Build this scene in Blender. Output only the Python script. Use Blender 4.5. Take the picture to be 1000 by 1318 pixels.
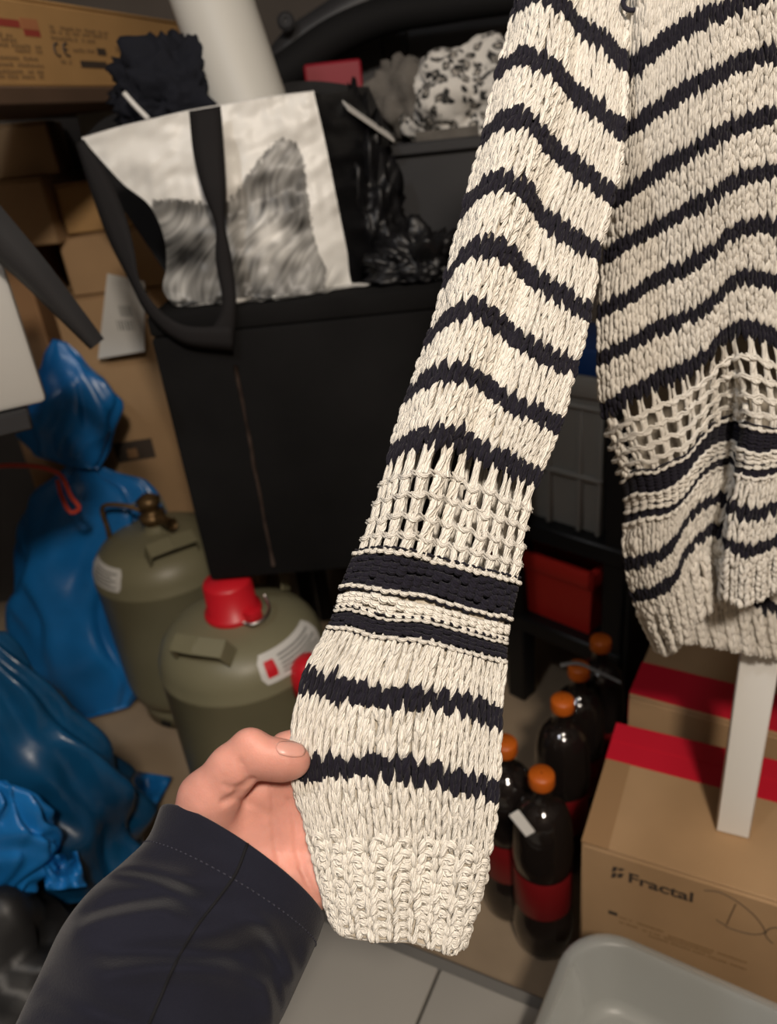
import bpy, bmesh, math, random
import numpy as np
from mathutils import Vector, Matrix
random.seed(7); rng = np.random.default_rng(7)
for o in list(bpy.data.objects): bpy.data.objects.remove(o)
SC = bpy.context.scene
# ------------------------------------------------------------------ camera
CAM = np.array([0.0, 0.0, 1.10]); FPX = 977.0; PITCH = math.radians(27.3)
_r0 = np.array([1., 0, 0]); _u0 = np.array([0, math.sin(PITCH), math.cos(PITCH)])
CF = np.array([0, math.cos(PITCH), -math.sin(PITCH)])
CR = .9935*_r0 - .1135*_u0; CR /= np.linalg.norm(CR)
CU = np.cross(CR, CF)
cam = bpy.data.cameras.new('camera'); camo = bpy.data.objects.new('camera', cam); SC.collection.objects.link(camo)
cam.sensor_fit = 'VERTICAL'; cam.sensor_height = 36; cam.lens = FPX/1318*36; cam.clip_start = .01
M = Matrix.Identity(4)
for i in range(3):
    M[i][0] = CR[i]; M[i][1] = CU[i]; M[i][2] = -CF[i]; M[i][3] = CAM[i]
camo.matrix_world = M
cam.dof.use_dof = True; cam.dof.focus_distance = .425; cam.dof.aperture_fstop = 7.2
SC.camera = camo
# ------------------------------------------------------------------ light
w = bpy.data.worlds.new('world'); SC.world = w; w.use_nodes = True
w.node_tree.nodes['Background'].inputs[0].default_value = (.9, .86, .8, 1)
w.node_tree.nodes['Background'].inputs[1].default_value = .05
def lamp(name, loc, power, col, rad):
    l = bpy.data.lights.new(name, 'POINT'); l.energy = power; l.color = col; l.shadow_soft_size = rad
    o = bpy.data.objects.new(name, l); o.location = loc; SC.collection.objects.link(o)
lamp('ceiling_bulb', (.16, -.62, 1.98), 92, (1, .88, .75), .08)
lamp('ceiling_bulb', (-.62, -.15, 2.2), 20, (.90, .94, 1), .055)
SC.view_settings.view_transform = 'Standard'; SC.view_settings.look = 'None'
SC.view_settings.exposure = 0.0; SC.view_settings.gamma = 1; SC.view_settings.use_curve_mapping = False
# ------------------------------------------------------------------ projection helpers (photo pixel -> world point)
def rays(p):
    p = np.asarray(p, float)
    return CF + ((p[..., 0:1]-500)/FPX)*CR - ((p[..., 1:2]-659)/FPX)*CU
def at_depth(p, d):
    d = np.asarray(d, float)
    return CAM + rays(p)*(d[..., None] if d.ndim else d)
def on_y(p, y):
    r = rays(p); y = np.asarray(y, float)
    return CAM + r*(y/r[..., 1])[..., None]
def on_z(p, z):
    r = rays(p); return CAM + r*((z-CAM[2])/r[..., 2])[..., None]
def on_plane(p, p0, n):
    r = rays(p); n = np.asarray(n, float)
    return CAM + r*(((np.asarray(p0)-CAM) @ n)/(r @ n))[..., None]
def vec(*a): return np.array(a, float)
# ------------------------------------------------------------------ object helpers
ORG = {}
def setprops(o, label=None, cat=None, group=None, kind=None):
    for k, v in (('label', label), ('category', cat), ('group', group), ('kind', kind)):
        if v: o[k] = v
    return o
def thing(name, loc, label, cat, group=None):
    o = bpy.data.objects.new(name, None); o.empty_display_size = .05
    SC.collection.objects.link(o); o.location = tuple(map(float, loc)); ORG[o.name] = np.array(loc, float)
    return setprops(o, label, cat, group)
def mesh_obj(name, V, faces, mat, parent=None, smooth=True, uv=None, col=None, fm=None):
    V = np.asarray(V, float)
    if parent is not None: org = ORG[parent.name]
    else:
        org = np.array([(V[:, 0].min()+V[:, 0].max())/2, (V[:, 1].min()+V[:, 1].max())/2, V[:, 2].min()])
    me = bpy.data.meshes.new(name)
    L = V-org
    if isinstance(faces, np.ndarray):
        n, k = faces.shape
        me.vertices.add(len(L)); me.vertices.foreach_set('co', L.astype(np.float32).ravel())
        me.loops.add(n*k); me.loops.foreach_set('vertex_index', faces.astype(np.int32).ravel())
        me.polygons.add(n); me.polygons.foreach_set('loop_start', np.arange(0, n*k, k, dtype=np.int32))
        me.update(calc_edges=True)
    else:
        me.from_pydata(L.tolist(), [], [tuple(map(int, f)) for f in faces])
    if not isinstance(faces, np.ndarray): me.validate()
    if smooth: me.polygons.foreach_set('use_smooth', np.ones(len(me.polygons), bool))
    li = np.zeros(len(me.loops), np.int32); me.loops.foreach_get('vertex_index', li)
    if uv is not None:
        ul = me.uv_layers.new(name='UVMap'); ul.data.foreach_set('uv', np.asarray(uv, np.float32)[li].ravel())
    if col is not None:
        c = me.color_attributes.new('print', 'FLOAT_COLOR', 'POINT')
        c.data.foreach_set('color', np.c_[np.asarray(col, np.float32), np.ones(len(V), np.float32)].ravel())
    for m in (mat if isinstance(mat, (list, tuple)) else [mat]): me.materials.append(m)
    if fm is not None: me.polygons.foreach_set('material_index', np.asarray(fm, np.int32))
    o = bpy.data.objects.new(name, me); SC.collection.objects.link(o)
    if parent is not None:
        o.parent = parent; ORG[o.name] = org
    else:
        o.location = tuple(org); ORG[o.name] = org
    return o
class MB:
    """collects shapes in world space and links them as one mesh"""
    def __init__(s): s.V = []; s.F = []; s.n = 0
    def add(s, V, F):
        V = np.asarray(V, float); s.V.append(V); s.F += [tuple(int(i)+s.n for i in f) for f in F]; s.n += len(V); return s
    def bm(s, b, mat=None):
        b.verts.index_update()
        V = np.array([v.co[:] for v in b.verts]); F = [[v.index for v in f.verts] for f in b.faces]; b.free()
        if mat is not None: V = V @ np.array(mat)[:3, :3].T + np.array(mat)[:3, 3]
        return s.add(V, F)
    def box(s, o, ex, ey, ez, bev=.002, seg=1):
        """o corner, ex ey ez full edge vectors"""
        ex, ey, ez = map(np.asarray, (ex, ey, ez)); L = [np.linalg.norm(e) for e in (ex, ey, ez)]
        b = bmesh.new(); bmesh.ops.create_cube(b, size=1)
        for v in b.verts: v.co = Vector([(v.co[i]+.5)*L[i] for i in range(3)])
        if bev: bmesh.ops.bevel(b, geom=list(b.edges), offset=min(bev, min(L)*.45), segments=seg, profile=.5, affect='EDGES')
        m = np.eye(4); m[:3, 0] = ex/L[0]; m[:3, 1] = ey/L[1]; m[:3, 2] = ez/L[2]; m[:3, 3] = o
        return s.bm(b, m)
    def grid(s, P, wrap_u=False, wrap_v=False):
        P = np.asarray(P, float); n, m = P.shape[:2]; F = []
        for i in range(n-1 + wrap_u):
            for j in range(m-1 + wrap_v):
                F.append((i*m+j, ((i+1) % n)*m+j, ((i+1) % n)*m+(j+1) % m, i*m+(j+1) % m))
        return s.add(P.reshape(-1, 3), F)
    def tube(s, pts, r, sides=8, caps=True, closed=False):
        pts = np.asarray(pts, float); n = len(pts); r = np.broadcast_to(np.asarray(r, float), (n,))
        T = (np.roll(pts, -1, 0)-np.roll(pts, 1, 0)) if closed else np.gradient(pts, axis=0)
        T /= np.linalg.norm(T, axis=1)[:, None]+1e-12
        a = np.array([0, 0, 1.]) if abs(T[0][2]) < .9 else np.array([1., 0, 0])
        P = []
        for i in range(n):
            a = a-T[i]*(a@T[i]); a /= np.linalg.norm(a)+1e-12; b = np.cross(T[i], a)
            th = np.arange(sides)*2*math.pi/sides
            P.append(pts[i]+r[i]*(np.cos(th)[:, None]*a+np.sin(th)[:, None]*b))
        n0 = s.n
        s.grid(np.array(P), wrap_u=closed, wrap_v=True)
        if caps and not closed:
            s.F.append(tuple(n0+i for i in range(sides))[::-1]); s.F.append(tuple(n0+(n-1)*sides+i for i in range(sides)))
        return s
    def lathe(s, prof, c, axis=(0, 0, 1), sides=32, th0=0, th1=None):
        """prof list of (radius, height)"""
        ax = np.asarray(axis, float); ax = ax/np.linalg.norm(ax)
        a = np.cross(ax, [0, 1., 0]) if abs(ax[1]) < .9 else np.cross(ax, [1., 0, 0])
        a /= np.linalg.norm(a); b = np.cross(ax, a)
        full = th1 is None
        th = np.linspace(th0, th0+2*math.pi if full else th1, sides+(not full), endpoint=not full)
        P = np.array([[np.asarray(c)+r*(math.cos(t)*a+math.sin(t)*b)+h*ax for t in th] for r, h in prof])
        return s.grid(P, wrap_v=full)
    def build(s, name, mat, parent=None, smooth=True, auto=None, **k):
        o = mesh_obj(name, np.concatenate(s.V), s.F, mat, parent, smooth, **k)
        if auto:
            try: o.data.set_sharp_from_angle(angle=math.radians(auto))
            except Exception: pass
        return o
def sm(pts, n):
    """smooth resample of a polyline to n points by arc length (Catmull-Rom)"""
    p = np.asarray(pts, float); d = np.r_[0, np.cumsum(np.linalg.norm(np.diff(p, axis=0), axis=1))]
    return herm(d/d[-1], p, np.linspace(0, 1, n))
def herm(x, P, q):
    x = np.asarray(x, float); P = np.asarray(P, float); q = np.asarray(q, float)
    sl = np.diff(P, axis=0)/np.diff(x).reshape(-1, *([1]*(P.ndim-1)))
    t = np.empty_like(P); t[0] = sl[0]; t[-1] = sl[-1]
    h = np.diff(x)
    for i in range(1, len(x)-1): t[i] = (sl[i-1]*h[i]+sl[i]*h[i-1])/(h[i]+h[i-1])
    k = np.clip(np.searchsorted(x, q, side='right')-1, 0, len(x)-2)
    hh = (x[k+1]-x[k]); u = (q-x[k])/hh
    sh = (-1,)+(1,)*(P.ndim-1); u = u.reshape(sh); hh = hh.reshape(sh)
    return (2*u**3-3*u**2+1)*P[k]+(u**3-2*u**2+u)*hh*t[k]+(-2*u**3+3*u**2)*P[k+1]+(u**3-u**2)*hh*t[k+1]
class Noise:
    def __init__(s, seed, n=24):
        g = np.random.default_rng(seed); k = g.normal(size=(n, 3)); s.k = k/np.linalg.norm(k, axis=1)[:, None]*g.uniform(.5, 1.6, (n, 1))*2*math.pi
        s.p = g.uniform(0, 6.28, n); s.n = n
    def __call__(s, X): return np.sin(np.asarray(X) @ s.k.T + s.p).sum(-1)/math.sqrt(s.n/2)
def sstep(a, b, x): t = np.clip((np.asarray(x, float)-a)/(b-a), 0, 1); return t*t*(3-2*t)
# ------------------------------------------------------------------ materials
def mat(name, col, rough=.6, metal=0, spec=.5, bump=0, bscale=200, var=0, vscale=8, trans=0, sss=0, sheen=0, coat=0, alpha=1, ior=1.45, stretch=None, detail=4):
    m = bpy.data.materials.new(name); m.use_nodes = True; nt = m.node_tree; b = nt.nodes['Principled BSDF']
    col = tuple(col)+(1,) if len(col) == 3 else col
    b.inputs['Base Color'].default_value = col; b.inputs['Roughness'].default_value = rough; b.inputs['Metallic'].default_value = metal
    b.inputs['Specular IOR Level'].default_value = spec; b.inputs['Transmission Weight'].default_value = trans; b.inputs['IOR'].default_value = ior
    b.inputs['Alpha'].default_value = alpha; b.inputs['Coat Weight'].default_value = coat
    if sss:
        b.inputs['Subsurface Weight'].default_value = sss; b.inputs['Subsurface Radius'].default_value = (1, .35, .2); b.inputs['Subsurface Scale'].default_value = .006
    if sheen: b.inputs['Sheen Weight'].default_value = sheen; b.inputs['Sheen Roughness'].default_value = .5
    tc = nt.nodes.new('ShaderNodeTexCoord'); src = tc.outputs['Object']
    if stretch:
        mp = nt.nodes.new('ShaderNodeMapping'); mp.inputs['Scale'].default_value = stretch; nt.links.new(src, mp.inputs[0]); src = mp.outputs[0]
    if bump:
        n = nt.nodes.new('ShaderNodeTexNoise'); n.inputs['Scale'].default_value = bscale; n.inputs['Detail'].default_value = detail
        bu = nt.nodes.new('ShaderNodeBump'); bu.inputs['Strength'].default_value = bump; bu.inputs['Distance'].default_value = .002
        nt.links.new(src, n.inputs['Vector']); nt.links.new(n.outputs['Fac'], bu.inputs['Height']); nt.links.new(bu.outputs[0], b.inputs['Normal'])
    if var:
        n = nt.nodes.new('ShaderNodeTexNoise'); n.inputs['Scale'].default_value = vscale; n.inputs['Detail'].default_value = 5
        mx = nt.nodes.new('ShaderNodeMix'); mx.data_type = 'RGBA'
        r = nt.nodes.new('ShaderNodeMapRange'); r.inputs[1].default_value = .3; r.inputs[2].default_value = .7
        mx.inputs[6].default_value = tuple(c*(1-var) for c in col[:3])+(1,); mx.inputs[7].default_value = tuple(min(1, c*(1+var)) for c in col[:3])+(1,)
        nt.links.new(src, n.inputs['Vector']); nt.links.new(n.outputs['Fac'], r.inputs[0]); nt.links.new(r.outputs[0], mx.inputs[0]); nt.links.new(mx.outputs[2], b.inputs['Base Color'])
    return m
def yarn_mat(name, col, tw, bstr, sh=.2):
    """spun yarn: fibres twist round each loop (UV runs along and around the yarn)"""
    m = mat(name, col, rough=.75, spec=.22, sheen=sh); nt = m.node_tree; b = nt.nodes['Principled BSDF']
    uv = nt.nodes.new('ShaderNodeUVMap'); mp = nt.nodes.new('ShaderNodeMapping'); mp.inputs['Rotation'].default_value = (0, 0, tw)
    wv = nt.nodes.new('ShaderNodeTexWave'); wv.inputs['Scale'].default_value = 1.1; wv.inputs['Distortion'].default_value = 3.5; wv.inputs['Detail'].default_value = 2; wv.inputs['Detail Scale'].default_value = 3
    nt.links.new(uv.outputs[0], mp.inputs[0]); nt.links.new(mp.outputs[0], wv.inputs[0])
    bu = nt.nodes.new('ShaderNodeBump'); bu.inputs['Strength'].default_value = bstr; bu.inputs['Distance'].default_value = .0009
    nt.links.new(wv.outputs['Fac'], bu.inputs['Height']); nt.links.new(bu.outputs[0], b.inputs['Normal'])
    return m
def vcol_mat(name, rough=.5, spec=.5, bump=0, bscale=60):
    m = mat(name, (1, 1, 1), rough, spec=spec, bump=bump, bscale=bscale); nt = m.node_tree
    a = nt.nodes.new('ShaderNodeVertexColor'); a.layer_name = 'print'; nt.links.new(a.outputs[0], nt.nodes['Principled BSDF'].inputs['Base Color']); return m
CREAM = yarn_mat('cream_yarn', (.86, .815, .73), 1.2, .75)
NAVY = yarn_mat('navy_yarn', (.0105, .009, .017), 1.2, .6, .06)
CREAM_B = mat('shaded_cream_knit', (.52, .46, .37), .9)  # cream yarn toned down to stand for shade between the stitches
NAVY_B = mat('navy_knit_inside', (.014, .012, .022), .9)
SKIN = mat('skin', (.66, .315, .25), .5, spec=.35, sss=.35, bump=.12, bscale=900, var=.12, vscale=45)
NAIL = mat('nail', (.68, .33, .27), .34, spec=.5, sss=.2)
JACKET = mat('navy_jacket_cloth', (.0095, .010, .0185), .85, spec=.2, sheen=.10, bump=.25, bscale=1100, var=.1, vscale=30)
THREAD = mat('navy_thread', (.032, .033, .05), .7)
SEAM = mat('dark_seam', (.003, .003, .005), .9)
CARD = mat('cardboard', (.40, .255, .135), .75, spec=.25, bump=.06, bscale=60, var=.10, vscale=7)
CARD2 = mat('cardboard_dark', (.30, .17, .085), .75, spec=.25, bump=.06, bscale=60, var=.12, vscale=6)
CARD3 = mat('cardboard_yellow', (.40, .235, .095), .7, spec=.25, var=.1)
REDTAPE = mat('red_tape', (.55, .012, .03), .38, spec=.5, bump=.08, bscale=90)
CLEARTAPE = mat('packing_tape', (.33, .20, .10), .25, spec=.5)
INK = mat('brown_ink', (.055, .04, .03), .7)
INK2 = mat('faded_ink', (.22, .13, .055), .8)
INKR = mat('red_ink', (.30, .045, .03), .8)
PEN = mat('pencil_line', (.10, .07, .045), .7)
FELT = mat('black_felt', (.0085, .0083, .0085), .95, spec=.12, bump=.35, bscale=500, var=.35, vscale=5)
WORN = mat('worn_felt_edge', (.04, .028, .023), .95, spec=.1, bump=.5, bscale=300, var=.5, vscale=40)
BLACK = mat('black_plastic', (.010, .010, .0105), .45, spec=.4, bump=.05, bscale=300)
DGREY = mat('dark_grey_plastic', (.030, .030, .032), .5, spec=.4, var=.1)
BLACKFILM = mat('black_film', (.006, .006, .007), .42, spec=.4, bump=.3, bscale=45)
TRIMM = mat('matt_black_trim', (.007, .007, .0075), .8, spec=.25)
STRAP = mat('black_webbing', (.013, .012, .0125), .8, spec=.2, bump=.2, bscale=700)
GREYCR = mat('grey_crate_plastic', (.24, .23, .205), .5, spec=.4, var=.06)
REDCR = mat('red_crate_plastic', (.60, .028, .018), .45, spec=.45)
OLIVE = mat('olive_grey_paint', (.185, .172, .105), .42, spec=.5, bump=.05, bscale=25, var=.07, vscale=9)
BRASS = mat('dull_brass', (.16, .10, .045), .45, metal=.7, var=.3, vscale=60)
STEEL = mat('steel_wire', (.55, .54, .52), .3, metal=1)
REDP = mat('red_plastic', (.58, .012, .022), .38, spec=.5)
LABEL = mat('white_label', (.62, .61, .58), .5)
LABINK = mat('label_print', (.22, .22, .21), .6)
BLUEB = mat('blue_bag_film', (.010, .145, .42), .3, spec=.5, bump=.25, bscale=28, var=.2, vscale=9)
BLUEB2 = mat('shaded_blue_bag_film', (.0035, .045, .11), .28, spec=.5, bump=.3, bscale=22, var=.6, vscale=6)  # translucent blue film, its colour darkened for the arm's shadow
ORANGE = mat('orange_cap', (.50, .105, .008), .4, spec=.5)
REDSTR = mat('red_drawstring', (.55, .06, .035), .5)
PETM = mat('dark_cola_bottle', (.012, .009, .008), .07, spec=.6, coat=.5)
REDLAB = mat('red_bottle_label', (.17, .007, .009), .4)
WHITEP = mat('white_paint', (.84, .83, .79), .5, bump=.08, bscale=120)
WHITEBOX = mat('white_plastic', (.50, .49, .46), .5, var=.04)
TUBEM = mat('grey_white_tube', (.52, .51, .47), .45, spec=.4)
LGREY = mat('light_grey_board', (.34, .325, .295), .45, spec=.4, var=.06, vscale=4)
LGREY2 = mat('grey_plinth', (.14, .135, .125), .5)
TUBM = mat('translucent_plastic', (.42, .435, .42), .32, spec=.5, trans=.35, ior=1.3)
FLOORM = mat('concrete_floor', (.30, .225, .15), .8, spec=.2, bump=.15, bscale=40, var=.2, vscale=5)
WALLM = mat('basement_wall', (.06, .05, .042), .9, bump=.2, bscale=30, var=.1)
CEILM = mat('ceiling_paint', (.20, .18, .16), .9)
DCLOTH = mat('dark_navy_cloth', (.010, .011, .016), .9, spec=.2, bump=.3, bscale=300)
BLUELID = mat('blue_plastic', (.012, .045, .16), .4)
REDCLOTH = mat('crimson_plastic', (.24, .008, .02), .5)
BEIGE = mat('grey_beige_cloth', (.11, .10, .088), .9, var=.3, vscale=30)
DBOARD = mat('dark_shelf_wood', (.085, .05, .03), .8, var=.15)
FILM = mat('clear_film', (.8, .78, .75), .12, trans=1.0, ior=1.05, alpha=.18, bump=.4, bscale=30)
# ================================================================== SETTING
def struct(o): o['kind'] = 'structure'; return o
X0, X1, Y0, Y1, ZC = -1.25, 1.35, -1.3, 1.85, 2.4
struct(MB().box((X0, Y0, -.05), (X1-X0, 0, 0), (0, Y1-Y0, 0), (0, 0, .05), 0).build('floor', FLOORM, smooth=False))
struct(MB().box((X0, Y0, ZC), (X1-X0, 0, 0), (0, Y1-Y0, 0), (0, 0, .05), 0).build('ceiling', CEILM, smooth=False))
struct(MB().box((X0-.06, Y0, 0), (.06, 0, 0), (0, Y1-Y0, 0), (0, 0, ZC), 0).build('wall_left', WALLM, smooth=False))
struct(MB().box((X1, Y0, 0), (.06, 0, 0), (0, Y1-Y0, 0), (0, 0, ZC), 0).build('wall_right', WALLM, smooth=False))
struct(MB().box((X0-.06, Y1, 0), (X1-X0+.12, 0, 0), (0, .06, 0), (0, 0, ZC), 0).build('wall_back', WALLM, smooth=False))
struct(MB().box((X0-.06, Y0-.06, 0), (X1-X0+.12, 0, 0), (0, .06, 0), (0, 0, ZC), 0).build('wall_rear', WALLM, smooth=False))
UP = vec(0, 0, 1)
def yawdir(deg): a = math.radians(deg); return vec(math.cos(a), math.sin(a), 0), vec(-math.sin(a), math.cos(a), 0)
# printing on faces -------------------------------------------------
def text_mesh(s, p0, ex, ey, h, mt, parent, name, bold=0.0, width=None):
    c = bpy.data.curves.new('t', 'FONT'); c.body = s; c.size = 1; c.offset = bold; c.extrude = .002
    o = bpy.data.objects.new('t', c); SC.collection.objects.link(o); dg = bpy.context.evaluated_depsgraph_get()
    me = bpy.data.meshes.new_from_object(o.evaluated_get(dg)); V = np.array([v.co[:] for v in me.vertices]); F = [tuple(p.vertices) for p in me.polygons]
    bpy.data.objects.remove(o); bpy.data.curves.remove(c); bpy.data.meshes.remove(me)
    V[:, 0] -= V[:, 0].min(); V[:, 1] -= 0
    sc = h/.7; sx = sc if width is None else width/V[:, 0].max()
    n = np.cross(ex, ey)
    return mesh_obj(name, p0+V[:, 0:1]*sx*ex+V[:, 1:2]*sc*ey+n*(.0004+V[:, 2:3]*.05), F, mt, parent, smooth=False)
def rects(L, mt, parent, name, ex, ey, lift=.0005):
    """flat printed bars: list of (p0, w, h)"""
    n = np.cross(ex, ey); b = MB()
    for p0, w, h in L: b.box(p0+n*(lift-.0003), ex*w, ey*h, n*.0004, 0)
    o = b.build(name, mt, parent, smooth=False)
    if len(L) > 8: o['kind'] = 'stuff'
    return o
def glyphs(p0, ex, ey, length, h, cw, seed):
    g = random.Random(seed); L = []; x = 0
    while x < length:
        ww = cw*g.uniform(.5, 1.1)
        if g.random() < .86: L.append((p0+ex*x+ey*h*g.uniform(0, .15), ww*.78, h*g.uniform(.7, 1)))
        x += ww
    return L
def carton(name, o, ex, ey, h, mt, label, group=None, flaps=True, seam=CLEARTAPE):
    """cardboard carton: body, two top flaps meeting at a seam, tape along it"""
    L = o+(ex+ey)/2
    t = thing(name, L, label, 'box', group)
    MB().box(o, ex, ey, UP*(h-.004), .004).build('carton_body', mt, t, auto=40)
    if flaps:
        for k in (0, 1): MB().box(o+UP*(h-.004)+ey*(.5*k)+ey*.003, ex*.996, ey*.494, UP*.004, .0015).build('flap', mt, t, auto=40)
        q = ey/np.linalg.norm(ey)
        if seam: MB().box(o+UP*h+ey*.5-q*.025-ex*.002, ex*1.004, q*.05, UP*.0008, 0).build('tape', seam, t, smooth=False)
    return t
def px_carton(name, xl, xr, py, y, yaw, depth, z0, mt, label, **k):
    e1, e2 = yawdir(yaw); p = on_y(vec(xl, py), y); q = on_plane(vec(xr, py), p, e2); wd = float((q-p)@e1)
    o = vec(p[0], p[1], z0); return carton(name, o, e1*wd, e2*depth, p[2]-z0, mt, label, **k), o, e1, e2, wd, float(p[2])
# ------------------------------------------------------------------ black felt box (loudspeaker-like chest) over the gas bottles
e1, e2 = yawdir(-3)
pb = on_y(vec(269, 748), 1.05); pt = on_plane(vec(188, 408), pb, e2)
BZ0, BZ1 = float(pb[2]), float(pt[2]); bo = vec((pb[0]+pt[0])/2, 0, BZ0); bo[1] = pb[1]
BW = .45; BD_ = .60
bt = thing('black_chest', bo+e1*BW/2+e2*BD_/2, 'black felt-covered chest with a worn seam, above the gas bottles', 'chest')
MB().box(bo, e1*BW, e2*BD_, UP*(BZ1-BZ0-.03), .006, 2).build('chest_body', FELT, bt, auto=40)
MB().box(bo+UP*(BZ1-BZ0-.0295), e1*BW, e2*BD_, UP*.0295, .006, 2).build('lid', FELT, bt, auto=40)
b = MB(); s0 = on_plane(vec(303, 470), bo, e2); s1 = on_plane(vec(352, 728), bo, e2)
b.tube(np.linspace(s0, s1, 14)-e2*.0003+rng.normal(0, .0006, (14, 3)), rng.uniform(.0022, .0036, 14), 6); b.build('worn_seam', WORN, bt)
# chest stands on a low black stand behind the bottles
st = thing('support_stand', bo+e1*BW*.6+e2*.45-UP*BZ0, 'black stand in the dark under the felt chest', 'stand')
MB().box(vec(bo[0], bo[1], 0)+e1*.06+e2*.32+UP*(BZ0-.03), e1*.32, e2*.25, UP*.03, .003).build('stand_top', BLACK, st, auto=40)
for i in (0, 1):
    for j in (0, 1): MB().box(vec(bo[0], bo[1], 0)+e1*(.07+i*.27)+e2*(.33+j*.20), e1*.03, e2*.03, UP*(BZ0-.03), .003).build('leg', BLACK, st, auto=40)
# ------------------------------------------------------------------ gas bottles
def gas_bottle(name, c, R, H, cap, rot, label, labs):
    t = thing(name, c, label, 'gas bottle', 'steel gas bottles under the chest')
    z = H
    prof = [(R*.80, .045), (R*.93, .055), (R*.985, .075), (R, .10), (R, z-.085), (R*1.008, z-.083), (R*1.008, z-.078), (R, z-.076), (R*.985, z-.060), (R*.93, z-.040), (R*.82, z-.022), (R*.66, z-.010), (R*.46, z-.003), (R*.24, z), (.022, z+.003), (.020, z+.012), (.001, z+.012)]
    MB().lathe(prof, c, sides=48).build('cylinder', OLIVE, t)
    b = MB(); b.lathe([(R*.84, .0), (R*.86, .0), (R*.86, .055), (R*.84, .055)], c, sides=40); b.build('foot_ring', OLIVE, t)
    for k in range(4):
        a = rot+.6+k*math.pi/2; d = vec(math.cos(a), math.sin(a), 0); s_ = vec(-d[1], d[0], 0)
        MB().box(c+d*R*.855+UP*.006-s_*.012, d*.004, s_*.024, UP*.013, .001).build('foot_opening', BLACK, t, smooth=False)
    def P(th, q):                                            # point on the shoulder, q = index along the profile
        pr = np.array(prof); i = np.clip(q, 0, len(pr)-1.001); k = i.astype(int); f = (i-k)
        r = pr[k, 0]*(1-f)+pr[k+1, 0]*f; h = pr[k, 1]*(1-f)+pr[k+1, 1]*f
        return np.stack([c[0]+r*np.cos(th), c[1]+r*np.sin(th), c[2]+h], -1)
    def patch(nm, th0, th1, q0, q1, mt, par, lift=.0009, rnd=.25, lines=None):
        A, B = np.meshgrid(np.linspace(0, 1, 22), np.linspace(0, 1, 8), indexing='ij')
        sh = np.clip((np.abs(A-.5)-(.5-.06))/.06, 0, 1); B2 = .5+(B-.5)*(1-.5*sh**2)
        Q = P(th0+(th1-th0)*A, q0+(q1-q0)*B2); cc = c+UP*(H-.10); nn = Q-cc; nn /= np.linalg.norm(nn, axis=2)[..., None]
        o = MB().grid(Q+nn*lift).build(nm, mt, par); return o
    for (th0, th1, q0, q1, red) in labs:
        lb = patch('label', th0, th1, q0, q1, LABEL, t)
        for m_ in range(5):
            qa = q0+(q1-q0)*(.16+.14*m_); patch('print_line', th0+(th1-th0)*.26, th0+(th1-th0)*(.9-.1*(m_ % 2)), qa, qa+(q1-q0)*.07, LABINK, lb, .0013)
        if red: patch('hazard_mark', th0+(th1-th0)*.07, th0+(th1-th0)*.2, q0+(q1-q0)*.2, q0+(q1-q0)*.75, REDP, lb, .0014)
    for a in (rot, rot+math.pi):                             # bent carrying handles welded on the shoulder
        d = vec(math.cos(a), math.sin(a), 0); s_ = vec(-d[1], d[0], 0)
        pts = [c+d*R*.60-s_*.050+UP*(H-.006), c+d*R*.70-s_*.046+UP*(H+.022), c+d*R*.74+UP*(H+.026), c+d*R*.70+s_*.046+UP*(H+.022), c+d*R*.60+s_*.050+UP*(H-.006)]
        b = MB()
        for p, q in zip(pts[:-1], pts[1:]):
            v = q-p
            b.box(p-d*.002, v, d*.026-UP*.016, np.cross(v/np.linalg.norm(v), d*.85-UP*.52)*.004, .001)
        b.build('handle', OLIVE, t, auto=40)
    if cap:
        b = MB(); b.lathe([(.046, z-.002), (.048, z+.003), (.047, z+.009), (.041, z+.011), (.040, z+.058), (.037, z+.064), (.001, z+.065)], c, sides=32)
        cp = b.build('protective_cap', REDP, t)
        d = vec(.75, -.66, 0); s_ = vec(.66, .75, 0)
        MB().box(c+d*.036-s_*.012+UP*(z+.002), d*.026, s_*.024, UP*.02, .004, 2).build('cap_lug', REDP, cp, auto=40)
        b = MB(); w_ = [c+d*.052-s_*.022+UP*(z+.012), c+d*.066-s_*.018+UP*(z+.010), c+d*.074+UP*(z+.012), c+d*.066+s_*.024+UP*(z+.018), c+d*.046+s_*.034+UP*(z+.03)]
        b.tube(sm(w_, 16), .0022, 8); b.build('wire_clip', STEEL, cp)
    else:
        b = MB(); b.lathe([(.018, z), (.018, z+.02), (.025, z+.022), (.026, z+.034), (.018, z+.036), (.014, z+.05), (.022, z+.054), (.024, z+.066), (.012, z+.075), (.001, z+.075)], c, sides=20)
        b.tube([c+UP*(z+.03), c+UP*(z+.03)+vec(.03, -.03, 0), c+UP*(z+.028)+vec(.05, -.045, 0)], [.010, .010, .012], 10)
        v = b.build('valve', BRASS, t)
        b = MB(); q = on_plane(vec(157, 665), c, vec(0, 1, 0)); d = vec(-1, .15, 0)
        b.tube(sm([c+UP*(z+.03), c+UP*(z+.055)+d*.05, c+UP*(z+.055)+d*.095, c+UP*(z+.0)+d*.10, c+UP*(z-.04)+d*.105], 20), .005, 8); b.build('guard_bar', BRASS, t)
    return t
cF = on_y(vec(334, 890), 1.06); cF = vec(cF[0]-.012, 1.06, 0)
gas_bottle('gas_bottle', cF, .140, .400, True, math.radians(-112), 'olive steel gas bottle with a red valve cap, the front one', [(math.radians(-68), math.radians(-6), 8.0, 10.2, True)])
cB = on_y(vec(228, 780), 1.36); cB = vec(cB[0], 1.36, 0)
gas_bottle('gas_bottle', cB, .140, .420, False, math.radians(-60), 'olive steel gas bottle with bare brass valve, behind the red-capped one', [(math.radians(-165), math.radians(-112), 7.8, 9.9, False)])
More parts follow.
